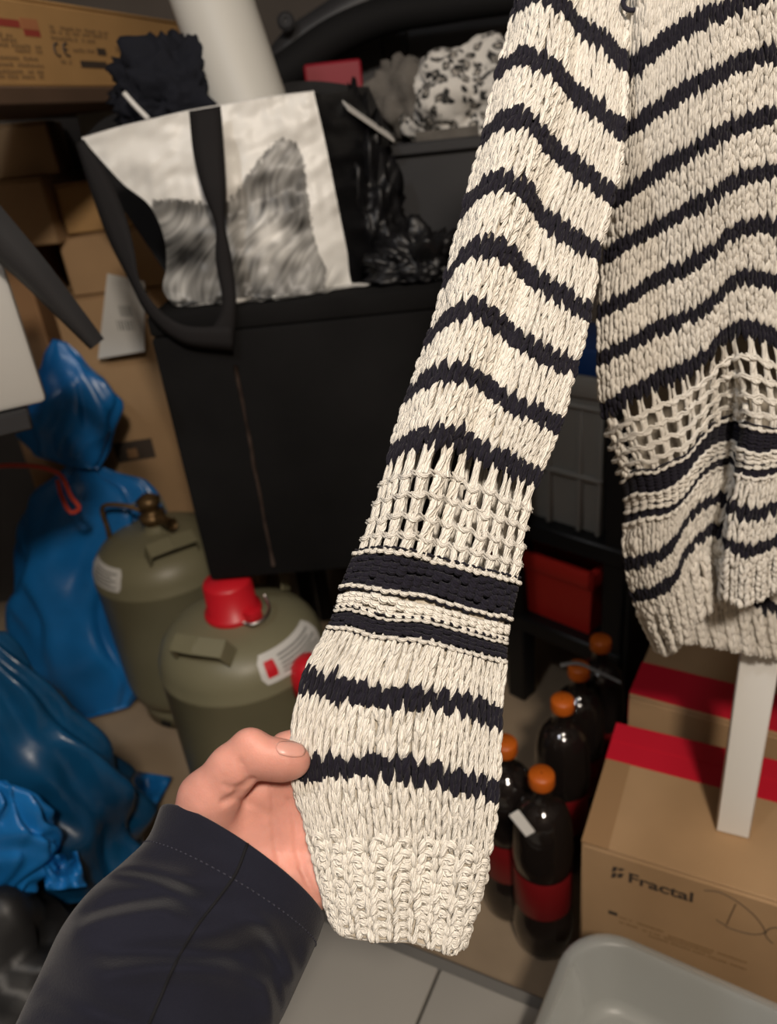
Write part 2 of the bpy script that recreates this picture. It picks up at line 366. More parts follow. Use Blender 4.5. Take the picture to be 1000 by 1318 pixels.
b = MB(); c = on_y(vec(399, 868), .965); b.lathe([(.001, .034), (.016, .032), (.027, .022), (.032, .0), (.032, -.03), (.030, -.031)], c, sides=28)
rc = thing('red_canister', vec(c[0], c[1], 0), 'small canister with a round red cap beside the front gas bottle', 'canister')
b.build('cap', REDP, rc); b = MB(); b.lathe([(.028, c[2]-.03), (.030, c[2]-.04), (.033, c[2]-.05), (.034, c[2]-.07), (.034, .004), (.031, .0), (.001, .0)], vec(c[0], c[1], 0), sides=28); b.build('canister_body', OLIVE, rc)
# ------------------------------------------------------------------ cat tote bag
TOP = [(106, 179), (150, 166), (200, 154), (243, 144), (283, 137), (340, 127), (404, 119)]
LEF = [(106, 179), (130, 206), (160, 238), (192, 264), (204, 285), (212, 310), (214, 345), (210, 372), (222, 393)]
BOT = [(222, 393), (260, 401), (310, 399), (360, 403), (410, 404), (455, 399), (486, 391)]
RIG = [(404, 119), (418, 180), (432, 250), (446, 320), (457, 372), (486, 391)]
NU, NV = 190, 160
t_, l_, bt_, r_ = sm(TOP, NU), sm(LEF, NV), sm(BOT, NU), sm(RIG, NV)
U, V_ = np.meshgrid(np.linspace(0, 1, NU), np.linspace(0, 1, NV), indexing='ij'); U = U[..., None]; V_ = V_[..., None]
G = (1-V_)*t_[:, None]+V_*bt_[:, None]+(1-U)*l_[None]+U*r_[None]-((1-U)*(1-V_)*t_[0]+U*(1-V_)*t_[-1]+(1-U)*V_*bt_[0]+U*V_*bt_[-1])
gx, gy = G[..., 0], G[..., 1]
n1 = Noise(5); n2 = Noise(6); n3 = Noise(8)
crumple = .0020*n1(np.stack([gx/75, gy/75, 0*gx], -1))+.0006*n2(np.stack([gx/26, gy/26, 0*gx], -1))+.012*sstep(378, 400, gy)*np.sin(gx/9+2*n3(np.stack([gx/60, gy/30, 0*gx], -1)))*.5
ydist = 1.135-.03*V_[..., 0]-.035*np.sin(np.pi*U[..., 0])*(.4+.6*V_[..., 0])+crumple-.012*sstep(.9, 1, V_[..., 0])
PW = on_y(G, ydist); PW[..., 2] = np.maximum(PW[..., 2], BZ1+.002)
def inpoly(x, y, poly):
    r = np.zeros(x.shape, bool); n = len(poly)
    for i in range(n):
        (ax, ay), (bx, by) = poly[i], poly[(i+1) % n]
        r ^= ((ay > y) != (by > y)) & (x < (bx-ax)*(y-ay)/(by-ay+1e-9)+ax)
    return r
fz = 1.9*n2(np.stack([gx/5, gy/16, 0*gx], -1))
fx = gx+fz*.5; fy = gy+fz
cat = inpoly(fx, fy, [(188, 268), (200, 259), (225, 256), (262, 263), (280, 274), (296, 256), (325, 218), (346, 190), (364, 177), (380, 181), (391, 205), (396, 250), (402, 295), (410, 325), (420, 345), (418, 370), (405, 381), (300, 386), (200, 400)])
bend = gx+12*n3(np.stack([gx/120, gy/120, 0*gx+1], -1)); streak = n1(np.stack([(bend+gy*.5)/8, (gy-bend*.3)/75, 0*gx], -1))*.8+n2(np.stack([gx/34, gy/34, 0*gx], -1))*.7
g_ = lambda cx, cy, sx, sy: np.exp(-((gx-cx)/sx)**2-((gy-cy)/sy)**2)
fur = .20+.32*g_(345, 305, 38, 34)+.12*g_(365, 195, 22, 26)+.12*g_(390, 345, 25, 22)+.16*g_(240, 285, 34, 12)-.20*g_(378, 268, 16, 34)-.20*g_(240, 330, 30, 26)-.10*g_(300, 340, 22, 40)-.14*g_(340, 378, 50, 12)-.06*g_(330, 225, 25, 20)+.22*g_(232, 368, 16, 22)
fur = np.clip(fur*(1+.17*streak)+.02*streak, .012, .8)
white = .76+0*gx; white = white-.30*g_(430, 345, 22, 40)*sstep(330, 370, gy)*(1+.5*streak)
val = np.where(cat, fur, white)
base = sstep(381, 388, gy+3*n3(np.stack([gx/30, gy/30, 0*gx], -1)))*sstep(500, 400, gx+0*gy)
fold_glints = np.clip(n3(np.stack([gx/22, gy/9, 0*gx+2], -1)), 0, 2)  # pale streaks painted into the black base as sheen on its crumples
val = val*(1-base)+base*np.clip(.02+.20*fold_glints, 0, .6)
colr = np.stack([val*1.0, val*.985, val*.93], -1)
bag = thing('tote_bag', vec(PW[95, 80, 0], 1.15, BZ1), 'white shopping bag printed with a grey cat ear, slumped on the black chest', 'bag')
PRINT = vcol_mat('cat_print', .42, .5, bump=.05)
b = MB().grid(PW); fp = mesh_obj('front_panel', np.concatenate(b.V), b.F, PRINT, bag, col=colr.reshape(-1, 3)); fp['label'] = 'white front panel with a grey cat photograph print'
# turned hem along the mouth, gusset and back
hm = MB(); Hq = PW[:, :2].copy(); hm.tube(PW[:, 0]+vec(0, .002, 0), .0022, 6); hm.build('mouth_hem', LABEL, bag)
g0 = PW[-1]; k = np.linspace(0, 1, NV)[:, None]
gm = on_y(np.stack([r_[:, 0]+14+4*np.sin(np.linspace(0, 9, NV)), r_[:, 1]+3], -1), 1.165-.03*k[:, 0]+.006*np.sin(np.linspace(0, 40, NV)))
gbk = on_y(np.stack([r_[:, 0]+70+10*np.sin(np.linspace(0, 7, NV)), r_[:, 1]-8-6*k[:, 0]], -1), 1.30-.02*k[:, 0])
MB().grid(np.stack([g0, (g0+gm)/2-vec(0, .004, 0), gm, (gm+gbk)/2+vec(0, -.01, 0), gbk], 0)).build('side_gusset', BLACKFILM, bag)
bk = on_y(sm([(98, 188), (135, 152), (200, 138), (300, 120), (400, 104), (470, 112)], NU), 1.30)
bkb = on_y(np.stack([np.linspace(226, 480, NU), np.full(NU, 395.)], -1), 1.30); bkb[:, 2] = BZ1+.01
MB().grid(np.stack([bk, (bk+bkb)/2+vec(0, .01, 0), bkb], 0)).build('back_panel', BLACKFILM, bag)
lg = PW[0]; lb_ = lg+vec(.15, .14, 0)
MB().grid(np.stack([lg, (lg+lb_)/2+vec(.02, 0, 0), lb_], 0)).build('side_gusset', BLACKFILM, bag)
def ribbon(A, B, ya, name, parent, m=STRAP, n=50, th=.0015):
    a, c_ = sm(A, n), sm(B, n); y = np.interp(np.linspace(0, 1, n), np.linspace(0, 1, len(ya)), ya)
    P = np.stack([on_y(a+(c_-a)*f, y+dy) for f, dy in ((0, 0), (.33, -.002), (.67, -.002), (1, 0))], 1)
    o = MB().grid(P).build(name, m, parent); s = o.modifiers.new('t', 'SOLIDIFY'); s.thickness = th; return o
ribbon([(243, 143), (249, 200), (262, 250), (277, 290), (277, 330), (284, 400), (262, 440)], [(284, 136), (288, 190), (291, 250), (290, 290), (298, 330), (304, 398), (300, 448)], [1.10, 1.07, 1.055, 1.05, 1.045, 1.035, 1.03], 'handle', bag)
ribbon([(97, 186), (118, 250), (140, 310), (168, 365), (186, 400), (230, 440), (300, 452)], [(108, 179), (135, 220), (158, 268), (172, 320), (180, 362), (230, 416), (298, 420)], [1.13, 1.10, 1.09, 1.06, 1.04, 1.032, 1.028], 'handle', bag)
# dark clothing, tube and other things standing in / behind the bag
def blob(name, c, rad, amp, freq, seed, mt, label, cat, sub=4, parent=None, ridge=False, kind=None, zmin=None, amp2=.02):
    b_ = bmesh.new(); bmesh.ops.create_icosphere(b_, subdivisions=sub, radius=1)
    V = np.array([v.co[:] for v in b_.verts]); F = [[v.index for v in f.verts] for f in b_.faces]; b_.free()
    nn = Noise(seed); nb = Noise(seed+50); d = nn(V*freq*.35); d2 = nb(V*freq)
    if ridge: d2 = 1-np.abs(d2)*1.4
    W = V*(1+amp*d+amp2*d2)[:, None]*np.asarray(rad)+c
    if zmin is not None: W[:, 2] = np.maximum(W[:, 2], zmin)
    o = mesh_obj(name, W, F, mt, parent)
    if parent is None: setprops(o, label, cat)
    return o
blob('dark_garment', on_y(vec(232, 128), 1.20), (.088, .045, .070), .10, 5, 21, DCLOTH, 'black folded garment stuffed in the tote bag beside the grey tube', 'clothing', sub=5, ridge=True, amp2=.09)
b = MB(); b.tube(on_y(sm([(160, 120), (176, 138), (192, 154)], 8), np.linspace(1.14, 1.125, 8)), .0035, 8); setprops(b.build('elastic_loop', LABEL), 'short white cord poking from the tote bag opening', 'cord')
pa, pc = on_y(vec(252, -60), 1.26), on_y(vec(318, 132), 1.20); ax = pc-pa; ln = np.linalg.norm(ax)
tb = thing('packing_tube', pc, 'thick grey-white tube leaning into the tote bag', 'tube')
b = MB(); b.lathe([(.050, 0), (.055, .001), (.055, ln+.08), (.050, ln+.081), (.050, 0)], pa, axis=ax, sides=40); b.build('tube_wall', TUBEM, tb, auto=40)
blob('black_sack', on_y(vec(472, 305), 1.25), (.055, .065, .155), .14, 6, 31, BLACKFILM, 'crumpled black plastic sack between the tote bag and the dark crate', 'bag', sub=5, ridge=True, amp2=.10, zmin=BZ1+.003)
blob('black_bundle', on_y(vec(545, 350), 1.12), (.075, .06, .055), .12, 6, 33, BLACKFILM, 'low black plastic bundle on the chest beside the striped sleeve', 'bag', sub=5, ridge=True, amp2=.10, zmin=BZ1+.003)
# dark crate with leopard cloth
e1, e2 = yawdir(-10)
p = on_y(vec(505, 186), 1.30); q = on_plane(vec(640, 209), p, e2); wd = float((q-p)@e1)
cz0 = BZ1+.002; o_ = vec(p[0], p[1], cz0); hh = float(p[2])-cz0
dc = thing('dark_crate', o_+e1*wd/2+e2*.12, 'dark grey plastic crate holding a leopard-print cloth', 'crate')
tk = .006
MB().box(o_, e1*wd, e2*.24, UP*tk, .001).build('crate_floor', DGREY, dc, auto=40)
for (oo, x, y_) in ((o_, e1*wd, e2*tk), (o_+e2*.234, e1*wd, e2*tk), (o_+e2*tk, e1*tk, e2*.228), (o_+e2*tk+e1*(wd-tk), e1*tk, e2*.228)):
    MB().box(oo, x, y_, UP*hh, .0015).build('crate_wall', DGREY, dc, auto=40)
MB().box(o_-e2*.010-e1*.004+UP*(hh-.018), e1*(wd+.008), e2*.012, UP*.018, .003).build('rim', DGREY, dc, auto=40)
MB().box(o_-e2*.012-e1*.004+UP*.012, e1*(wd+.008), e2*.014, UP*.016, .003).build('foot_rail', DGREY, dc, auto=40)
LEO = mat('leopard_print', (.5, .48, .44), .8); nt = LEO.node_tree; bs = nt.nodes['Principled BSDF']
tc = nt.nodes.new('ShaderNodeTexCoord'); vo = nt.nodes.new('ShaderNodeTexVoronoi'); vo.inputs['Scale'].default_value = 60
ns = nt.nodes.new('ShaderNodeTexNoise'); ns.inputs['Scale'].default_value = 30
va = nt.nodes.new('ShaderNodeVectorMath'); va.operation = 'MULTIPLY_ADD'; va.inputs[1].default_value = (.03, .03, .03)
nt.links.new(ns.outputs['Color'], va.inputs[0]); nt.links.new(tc.outputs['Object'], va.inputs[2]); nt.links.new(tc.outputs['Object'], ns.inputs[0]); nt.links.new(va.outputs[0], vo.inputs[0])
rp = nt.nodes.new('ShaderNodeValToRGB'); rp.color_ramp.interpolation = 'EASE'; els = rp.color_ramp.elements
els[0].position = 0; els[0].color = (.30, .28, .25, 1); els[1].position = .62; els[1].color = (.60, .58, .54, 1)
for pos, c_ in ((.26, (.28, .26, .23, 1)), (.32, (.02, .02, .02, 1)), (.46, (.02, .02, .02, 1)), (.53, (.6, .58, .54, 1))):
    el = els.new(pos); el.color = c_
nt.links.new(vo.outputs['Distance'], rp.inputs[0]); nt.links.new(rp.outputs[0], bs.inputs['Base Color'])
blob('leopard_cloth', on_y(vec(605, 140), 1.40), (.098, .07, .085), .13, 3.2, 41, LEO, 'pale leopard-print cloth bunched in the dark crate', 'cloth', sub=5, ridge=True, amp2=.05)
blob('grey_fur_cloth', on_y(vec(520, 130), 1.44), (.06, .05, .06), .14, 4, 44, BEIGE, 'dark grey mottled cloth behind the leopard-print cloth', 'cloth', ridge=True, amp2=.05)
b = MB(); p = on_y(vec(534, 170), 1.335); b.box(p, e1*.10, e2*.008, UP*-.045, .001); setprops(b.build('brown_card', BEIGE, smooth=False), 'dull brown card standing inside the dark crate under the leopard cloth', 'card')
p0, p1 = on_y(vec(440, 128), 1.20), on_y(vec(500, 170), 1.27); v = p1-p0
b = MB(); b.box(p0, v, np.cross(v/np.linalg.norm(v), vec(0, -.6, .8))*.028, vec(0, .3, -.95)*.006, .001); setprops(b.build('white_ruler', LABEL, smooth=False), 'short flat white ruler-like piece lying on the black sack', 'ruler')
p = on_y(vec(390, 84), 1.50); q = on_y(vec(465, 84), 1.50)
b = MB(); b.box(vec(p[0], 1.50, BZ1+.001), vec(q[0]-p[0], 0, 0), vec(0, .08, 0), UP*(p[2]-BZ1), .004); setprops(b.build('red_carton', REDCLOTH, auto=40), 'crimson carton showing between the tote bag and black trim', 'box')
# curved black car trim and panel behind
tr = thing('car_trim', on_y(vec(420, 120), 1.62), 'curved black plastic car trim arching above the crate', 'car part')
pth = on_y(sm([(300, 190), (338, 118), (380, 84), (430, 48), (490, 22), (570, 8), (680, -6)], 40), 1.62)
b = MB(); b.tube(pth, np.interp(np.linspace(0, 1, 40), [0, .2, 1], [.03, .034, .026]), 12); b.build('trim_rail', TRIMM, tr)
n_ = len(pth); low_ = pth.copy(); b = MB()
pl = on_y(sm([(285, 170), (330, 88), (365, 40), (410, 8), (460, -25)], 20), 1.655); pl2 = on_y(sm([(300, 190), (352, 112), (400, 66), (450, 34), (500, 15)], 20), 1.65)
gp = b.grid(np.stack([pl, (pl+pl2)/2-vec(0, .012, 0), pl2], 0)).build('trim_plate', DGREY, tr); s = gp.modifiers.new('t', 'SOLIDIFY'); s.thickness = .004
kc = on_y(vec(368, 28), 1.625); b = MB(); b.lathe([(.016, 0), (.016, .003), (.011, .003), (.011, .006), (.006, .006), (.006, .003), (.001, .003)], kc, axis=(0, -1, .2), sides=20); b.build('knob', DGREY, gp)
p = on_y(vec(395, 24), 1.74); q = on_y(vec(720, 8), 1.74); e_ = vec(1, 0, 0)
pn = thing('leaning_board', vec((p[0]+q[0])/2, 1.76, 0), 'dark grey panel standing against the back wall', 'panel')
MB().box(vec(p[0], 1.74, 0), vec(q[0]-p[0], 0, 0), vec(0, .03, 0), UP*p[2], .004).build('board', DGREY, pn, auto=40)
MB().box(vec(p[0]+.14, 1.73, 0), vec(.05, 0, 0), vec(0, .012, 0), UP*p[2]*.99, .003).build('upright_strip', BLACK, pn, auto=40)
# ------------------------------------------------------------------ cartons at upper left
az = math.radians(18); fe = vec(math.sin(az), math.cos(az), 0); fn = vec(math.cos(az), -math.sin(az), 0)
p0 = on_y(vec(100, 112), 1.32); A_ = on_plane(vec(-70, 110), p0, fn); B_ = on_plane(vec(300, 115), p0, fn); tp = on_plane(vec(100, 7), p0, fn)
LZ, LH = float(p0[2]), float(tp[2]-p0[2]); ll = float((B_-A_)@fe); lo_ = vec(A_[0], A_[1], LZ)
lb = thing('printed_carton', lo_+fe*ll/2-fn*.12, 'long brown carton printed with red blocks and a CE mark', 'box')
MB().box(lo_, fe*ll, -fn*.24, UP*(LH-.004), .003).build('carton_body', CARD3, lb, auto=40)
for k in (0, 1): MB().box(lo_+UP*(LH-.004)-fn*(.121*k), fe*ll, -fn*.119, UP*.004, .001).build('flap', CARD3, lb, auto=40)
P_ = lambda x, y: on_plane(vec(x, y), p0, fn)
def bar(x0, y0, x1, y1): a, c_ = P_(x0, y1), P_(x1, y1); return (a, float((c_-a)@fe), float(P_(x0, y0)[2]-a[2]))
rects([bar(-20, 21, 25, 31), bar(32, 38, 52, 46)], INKR, lb, 'red_print', fe, UP)
rects([bar(28, 23, 50, 37)], mat('pale_red_ink', (.40, .16, .07), .8), lb, 'red_print', fe, UP)
L = []
for i, (y, x0, x1) in enumerate([(53, -20, 52), (62, 20, 54), (70, -20, 46), (79, -20, 55), (88, -20, 56), (95, -20, 62), (40, -20, 22), (46, -20, 20)]):
    a, wl, hl = bar(x0, y, x1, y+5.5); L += glyphs(a, fe, UP, wl, hl, .008, 60+i)
for i, (y, x0, x1) in enumerate([(32, 64, 136), (38, 65, 134), (46, 66, 120), (62, 94, 120), (77, 75, 90)]):
    a, wl, hl = bar(x0, y, x1, y+5); L += glyphs(a, fe, UP, wl, hl, .007, 80+i)
for i, (y, x0, x1) in enumerate([(47, 167, 262), (60, 146, 262), (75, 207, 262), (88, 158, 205)]):
    a, wl, hl = bar(x0, y, x1, y+7.5); L += glyphs(a, fe, UP, wl, hl, .011, 95+i)
rects(L, INK2, lb, 'faded_print', fe, UP)
rects([bar(105, 78, 138, 87), bar(126, 62, 137, 71)], INK, lb, 'dark_print', fe, UP)
b = MB()
for cx, mid in ((74, False), (86, True)):
    cc = P_(cx, 64); r_c = float(P_(cx, 56)[2]-cc[2])
    a_ = np.linspace(math.radians(70), math.radians(290), 14)
    b.tube(cc+r_c*(np.cos(a_)[:, None]*fe+np.sin(a_)[:, None]*UP)+fn*.0003, .0017, 6)
    if mid: b.tube(np.array([cc-fe*r_c, cc])+fn*.0003, .0015, 6)
b.build('ce_mark', INK, lb)
# shelf board carrying it
sb = MB(); sb.box(lo_-fe*.02+fn*.01-UP*.022, fe*(ll+.1), -fn*.30, UP*.0215, .002); so = sb.build('shelf_board', DBOARD, auto=40); setprops(so, 'brown shelf board under the long printed carton', 'shelf')
c1, o1, f1, f2, w1, zt = px_carton('moving_carton', 64, 262, 388, 1.61, 6, .20, 0, CARD, 'large brown carton with a dark symbol behind the black chest')
P6 = lambda x, y: on_plane(vec(x, y), o1, f2)
a = P6(152, 596); rects([(a, float((P6(203, 596)-a)@f1), float(P6(152, 570)[2]-a[2]))], INK, c1, 'symbol_print', f1, UP)
a = P6(166, 590); rects([(a, .022, .022)], CARD2, c1, 'symbol_print', f1, UP, .0009)
c2, *_r = px_carton('moving_carton', 72, 262, 305, 1.62, 3, .20, zt+.001, CARD, 'brown taped carton on top of the one with the dark symbol'); zt2 = _r[-1]
c3, *_r = px_carton('moving_carton', 68, 250, 238, 1.61, 8, .20, zt2+.001, CARD3, 'yellowish flat carton topmost behind the hanging bag strap'); zt3 = _r[-1]
c4, *_r = px_carton('moving_carton', -60, 28, 330, 1.58, 4, .24, 0, CARD2, 'dark brown carton at the left behind the slanting black bar'); zt4 = _r[-1]
c5, *_r = px_carton('moving_carton', -60, 55, 240, 1.59, -4, .22, zt4+.001, CARD, 'brown carton second from the top in the left stack'); zt5 = _r[-1]
c6, *_r = px_carton('moving_carton', -70, 62, 168, 1.60, 10, .20, zt5+.001, CARD, 'brown carton with open flap just under the shelf board', flaps=True)
e1, e2 = yawdir(-6); p = on_y(vec(90, 122), 1.66); q = on_y(vec(190, 122), 1.66)
gd = thing('grey_device', vec((p[0]+q[0])/2, 1.6, zt3), 'light grey box with a black slot behind the tote bag', 'device')
gh = float(p[2]-zt3)-.002; MB().box(vec(p[0], 1.66, zt3+.001), e1*float(q[0]-p[0]), e2*.14, UP*gh, .006, 2).build('casing', GREYCR, gd, auto=40)
a = on_y(vec(104, 144), 1.654); MB().box(a, e1*.03, e2*.01, UP*.008, .002).build('slot', BLACK, gd, auto=40)
# paper label hanging on the cartons
pq = [(138, 352), (186, 362), (186, 452), (126, 462)]
pw = np.array([on_y(vec(*q_), 1.585) for q_ in pq]); b = MB(); b.add(np.r_[pw, pw+vec(0, .0008, 0)], [(0, 1, 2, 3), (7, 6, 5, 4), (0, 4, 5, 1), (1, 5, 6, 2), (2, 6, 7, 3), (3, 7, 4, 0)])
ps = thing('paper_sheet', pw[3], 'white printed delivery sheet stuck on the brown cartons', 'paper'); b.build('sheet', LABEL, ps, smooth=False)
for (x0, y0, x1, y1) in ((156, 393, 172, 407), (153, 412, 176, 425)):
    a, c_ = on_y(vec(x0, y1), 1.5845), on_y(vec(x1, y1), 1.5845); d_ = on_y(vec(x0, y0), 1.5845); ex = (c_-a)/np.linalg.norm(c_-a); L = []
    for k in range(6): L.append((a+ex*np.linalg.norm(c_-a)*k/6, np.linalg.norm(c_-a)/6*random.uniform(.35, .8), float(d_[2]-a[2])))
    rects(L, LABINK, ps, 'barcode', ex, UP)
# ------------------------------------------------------------------ white box on a dark table at the left edge, slanting black bar
e1, e2 = yawdir(24)
p = on_y(vec(62, 518), .92); nrm_ = e2
wz = float(p[2]); wo = vec(p[0], p[1], wz)-e1*.30
whz = float(on_plane(vec(10, 335), p, e2)[2])-wz+.05
wb = thing('white_box', wo+e1*.15, 'white plastic box at the left edge behind the slanting black bar', 'box')
MB().box(wo, e1*.30, e2*.22, UP*whz, .008, 2).build('box_body', WHITEBOX, wb, auto=40)
MB().box(wo-e1*.004-e2*.004+UP*(whz-.03), e1*.308, e2*.228, UP*.034, .006, 2).build('lid', WHITEBOX, wb, auto=40)
tb = thing('wall_shelf', wo+e1*.0-UP*.026, 'dark grey wall shelf under the white box at the left edge', 'shelf')
MB().box(wo-UP*.026-e1*.35-e2*.012, e1*.625, e2*.25, UP*.025, .003).build('shelf_plate', DGREY, tb, auto=40)
for j in (.03, .19): MB().box(wo-UP*.10-e1*.33+e2*j, e1*.25, e2*.02, UP*.073, .003).build('bracket', BLACK, tb, auto=40)
b = MB(); n = 14; tt = np.linspace(0, 1, n)
up_ = on_y(np.stack([np.interp(tt, [0, .5, 1], [-60, 60, 134]), np.interp(tt, [0, .5, 1], [192, 336, 436])], -1), .86+.06*tt); dn_ = on_y(np.stack([np.interp(tt, [0, .5, 1], [-60, 30, 116]), np.interp(tt, [0, .5, 1], [288, 366, 450])], -1), .86+.06*tt)
md_ = (up_*.45+dn_*.55)-vec(0, .014, 0)
b.grid(np.stack([up_, up_*.6+md_*.4-vec(0, .003, 0), md_, dn_*.6+md_*.4, dn_, (up_+dn_)/2+vec(0, .012, 0), up_], 0)); setprops(b.build('slanting_bar', DGREY), 'tapered dark grey plastic bar slanting across the white box', 'bar')
# ------------------------------------------------------------------ blue sacks
def sack(name, LE, RE, dep, flat, pleat, seed, mt, label, n=46, nt_=96, npl=9, top=0.0, parent=None, close=True):
    L, R = sm(LE, n), sm(RE, n); tt = np.linspace(0, 1, n); D = np.interp(tt, np.linspace(0, 1, len(dep)), dep)
    th = np.linspace(0, 2*np.pi, nt_, endpoint=False); nn = Noise(seed); n2_ = Noise(seed+9); P = []
    pl = np.interp(tt, np.linspace(0, 1, len(pleat)), pleat)
    for k in range(n):
        m = (L[k]+R[k])/2; a = (R[k]-L[k])/2; hw = np.linalg.norm(a)
        q = np.stack([np.cos(th)*.9, np.sin(th)*.9, 0*th+tt[k]*2.2], -1)
        f = 1+pl[k]*np.sin(npl*th+3*nn(q*.5))*.5+.10*(1-np.abs(n2_(q*1.1)))+.05*nn(q*1.6)
        c_, s_ = np.cos(th)*f, np.sin(th)*f
        P.append(at_depth(m+np.outer(c_, a), D[k]-s_*hw*D[k]/FPX*flat))
    P = np.array(P); P[..., 2] = np.maximum(P[..., 2], .003)
    b = MB(); b.grid(P, wrap_v=True); b.F.append(tuple(range(nt_))[::-1]); b.F.append(tuple((n-1)*nt_+i for i in range(nt_)))
    return b.build(name, mt, parent)
bs1 = thing('rubbish_sack', vec(-.66, 1.45, 0), 'upright blue plastic sack tied with a red cord beside the gas bottles', 'sack')
sack('sack_body', [(92, 592), (72, 612), (40, 640), (22, 690), (12, 760), (20, 830), (60, 890), (112, 925)], [(122, 596), (140, 606), (185, 625), (204, 655), (196, 720), (190, 800), (186, 870), (165, 910)], [1.60, 1.63, 1.65, 1.67], .40, [.4, .2, .12, .08], 71, BLUEB, '', parent=bs1, npl=8)
sack('sack_top', [(68, 436), (52, 470), (38, 510), (30, 545), (44, 578), (88, 600)], [(84, 440), (112, 470), (140, 505), (150, 535), (140, 575), (124, 604)], [1.48, 1.52, 1.57], .45, [.15, .12, .2, .4], 72, BLUEB, '', parent=bs1, npl=6)
b = MB(); b.tube(on_y(sm([(-30, 602), (20, 599), (55, 602), (76, 610), (92, 640), (102, 655), (94, 660), (80, 640), (74, 618)], 40), 1.245+.0*np.arange(40)), .0042, 8); b.build('drawstring', REDSTR, bs1)
bs2 = setprops(sack('rubbish_sack', [(-90, 812), (-100, 880), (-100, 960), (-100, 1040), (-100, 1120), (-90, 1190)], [(0, 812), (58, 872), (112, 930), (156, 1000), (184, 1070), (176, 1150)], [1.02, 1.08, 1.15, 1.22], .75, [.12, .16, .2, .2], 75, BLUEB2, '', npl=7), 'large blue sack, coloured darker for shade, bulging in from the left edge above the jacket', 'sack')
bs3 = setprops(sack('rubbish_sack', [(-70, 1002), (-80, 1050), (-80, 1100), (-70, 1170)], [(0, 1004), (46, 1032), (68, 1070), (40, 1150)], [.95, .97, .99, 1.02], .5, [.2, .25, .25, .2], 77, BLUEB, '', npl=8), 'small bright blue sack at the left edge in front of the shade-darkened one', 'sack')
def scrap(pts, y, label, seed):
    a = sm(pts[0], 14); c_ = sm(pts[1], 14); f = np.linspace(0, 1, 8)[:, None, None]
    G_ = a*(1-f)+c_*f; nn = Noise(seed); Z = y+.012*(1+nn(np.stack([G_[..., 0]/30, G_[..., 1]/30, 0*G_[..., 0]], -1)))
    r = rays(G_); W = CAM+r*((Z-1.1)/r[..., 2])[..., None]
    o = MB().grid(W).build('plastic_flap', BLUEB, ); s = o.modifiers.new('t', 'SOLIDIFY'); s.thickness = .001; setprops(o, label, 'plastic sheet')
scrap(([(150, 985), (185, 994), (222, 1000)], [(160, 1060), (178, 1062), (190, 1056)]), .02, 'blue plastic corner lying on the floor left of the hand', 91)
scrap(([(52, 1106), (75, 1100), (98, 1096)], [(60, 1146), (85, 1144), (112, 1140)]), .25, 'blue plastic corner under the small sack above the jacket', 93)
blob('black_sack', on_z(vec(-10, 1270), .15), (.13, .10, .12), .10, 3, 95, BLACK, 'black plastic sack in the bottom left corner', 'bag', ridge=True, amp2=.05, zmin=.003)
# ------------------------------------------------------------------ right: rack with crates
E1, E2 = yawdir(-29); R1, R2 = yawdir(-47)
Cg = on_y(vec(772, 694), 1.10); RK_ = lambda x, y: on_plane(vec(x, y), Cg, R2)
def crate(name, c, wd, dp, h, mt, label, inset, ribs):
    """c: front right bottom corner"""
    o = c-R1*wd; t = thing(name, c-R1*wd/2+R2*dp/2, label, 'crate')
    b = MB(); i = inset
    bot = np.array([o+R1*i+R2*i, o+R1*(wd-i)+R2*i, o+R1*(wd-i)+R2*(dp-i), o+R1*i+R2*(dp-i)]); top = np.array([o, o+R1*wd, o+R1*wd+R2*dp, o+R2*dp])+UP*(h-.03)
    inn = lambda q, s_: q.mean(0)+(q-q.mean(0))*s_
    b.add(np.r_[bot, top, inn(top, .95), inn(bot, .95)+UP*.004], [(0, 1, 5, 4), (1, 2, 6, 5), (2, 3, 7, 6), (3, 0, 4, 7), (0, 3, 2, 1), (4, 5, 9, 8), (5, 6, 10, 9), (6, 7, 11, 10), (7, 4, 8, 11), (8, 9, 13, 12), (9, 10, 14, 13), (10, 11, 15, 14), (11, 8, 12, 15), (12, 13, 14, 15)])
    b.build('crate_shell', mt, t, smooth=False)
    MB().box(o-R1*.006-R2*.006+UP*(h-.034), R1*(wd+.012), R2*.014, UP*.034, .004, 2).build('rim', mt, t, auto=40)
    MB().box(o+R1*wd-R1*.008+UP*(h-.034)-R2*.006, R1*.014, R2*(dp+.006), UP*.034, .004, 2).build('rim', mt, t, auto=40)
    if ribs:
        MB().box(o-R2*.004+UP*(h-.055), R1*wd, R2*.008, UP*.008, .002).build('ledge', mt, t, auto=40)
        MB().box(o-R2*.002+UP*(h*.36), R1*wd, R2*.012, UP*.008, .002).build('ledge', mt, t, auto=40)
        for f in (.2, .5, .80, .985): MB().box(o+R1*(wd*f-.008)+R2*(0), R1*.010, R2*.012, UP*(h-.05), .002).build('rib', mt, t, auto=40)
    return t
hg = float(RK_(757, 486)[2]-Cg[2])
crate('stacking_crate', Cg+UP*.001, .20, .22, hg, GREYCR, 'grey plastic stacking crate on the black rack behind the sleeve', .012, True)
p = RK_(752, 486); bl = MB(); bl.box(Cg-R1*.17+R2*.03+UP*(hg-.05), R1*.15, R2*.15, UP*.085, .008, 2); setprops(bl.build('blue_case', BLUELID, auto=40), 'dark blue case inside the grey stacking crate', 'case')
Cr = RK_(760, 822); hr = float(RK_(770, 742)[2]-Cr[2])
crate('stacking_crate', Cr+UP*.001, .21, .20, hr, REDCR, 'red plastic crate on the lower board of the black rack', .008, False)
rk = thing('storage_rack', vec(Cg[0], Cg[1], 0)-R1*.15+R2*.13, 'black plastic storage rack carrying a grey and a red crate', 'rack')
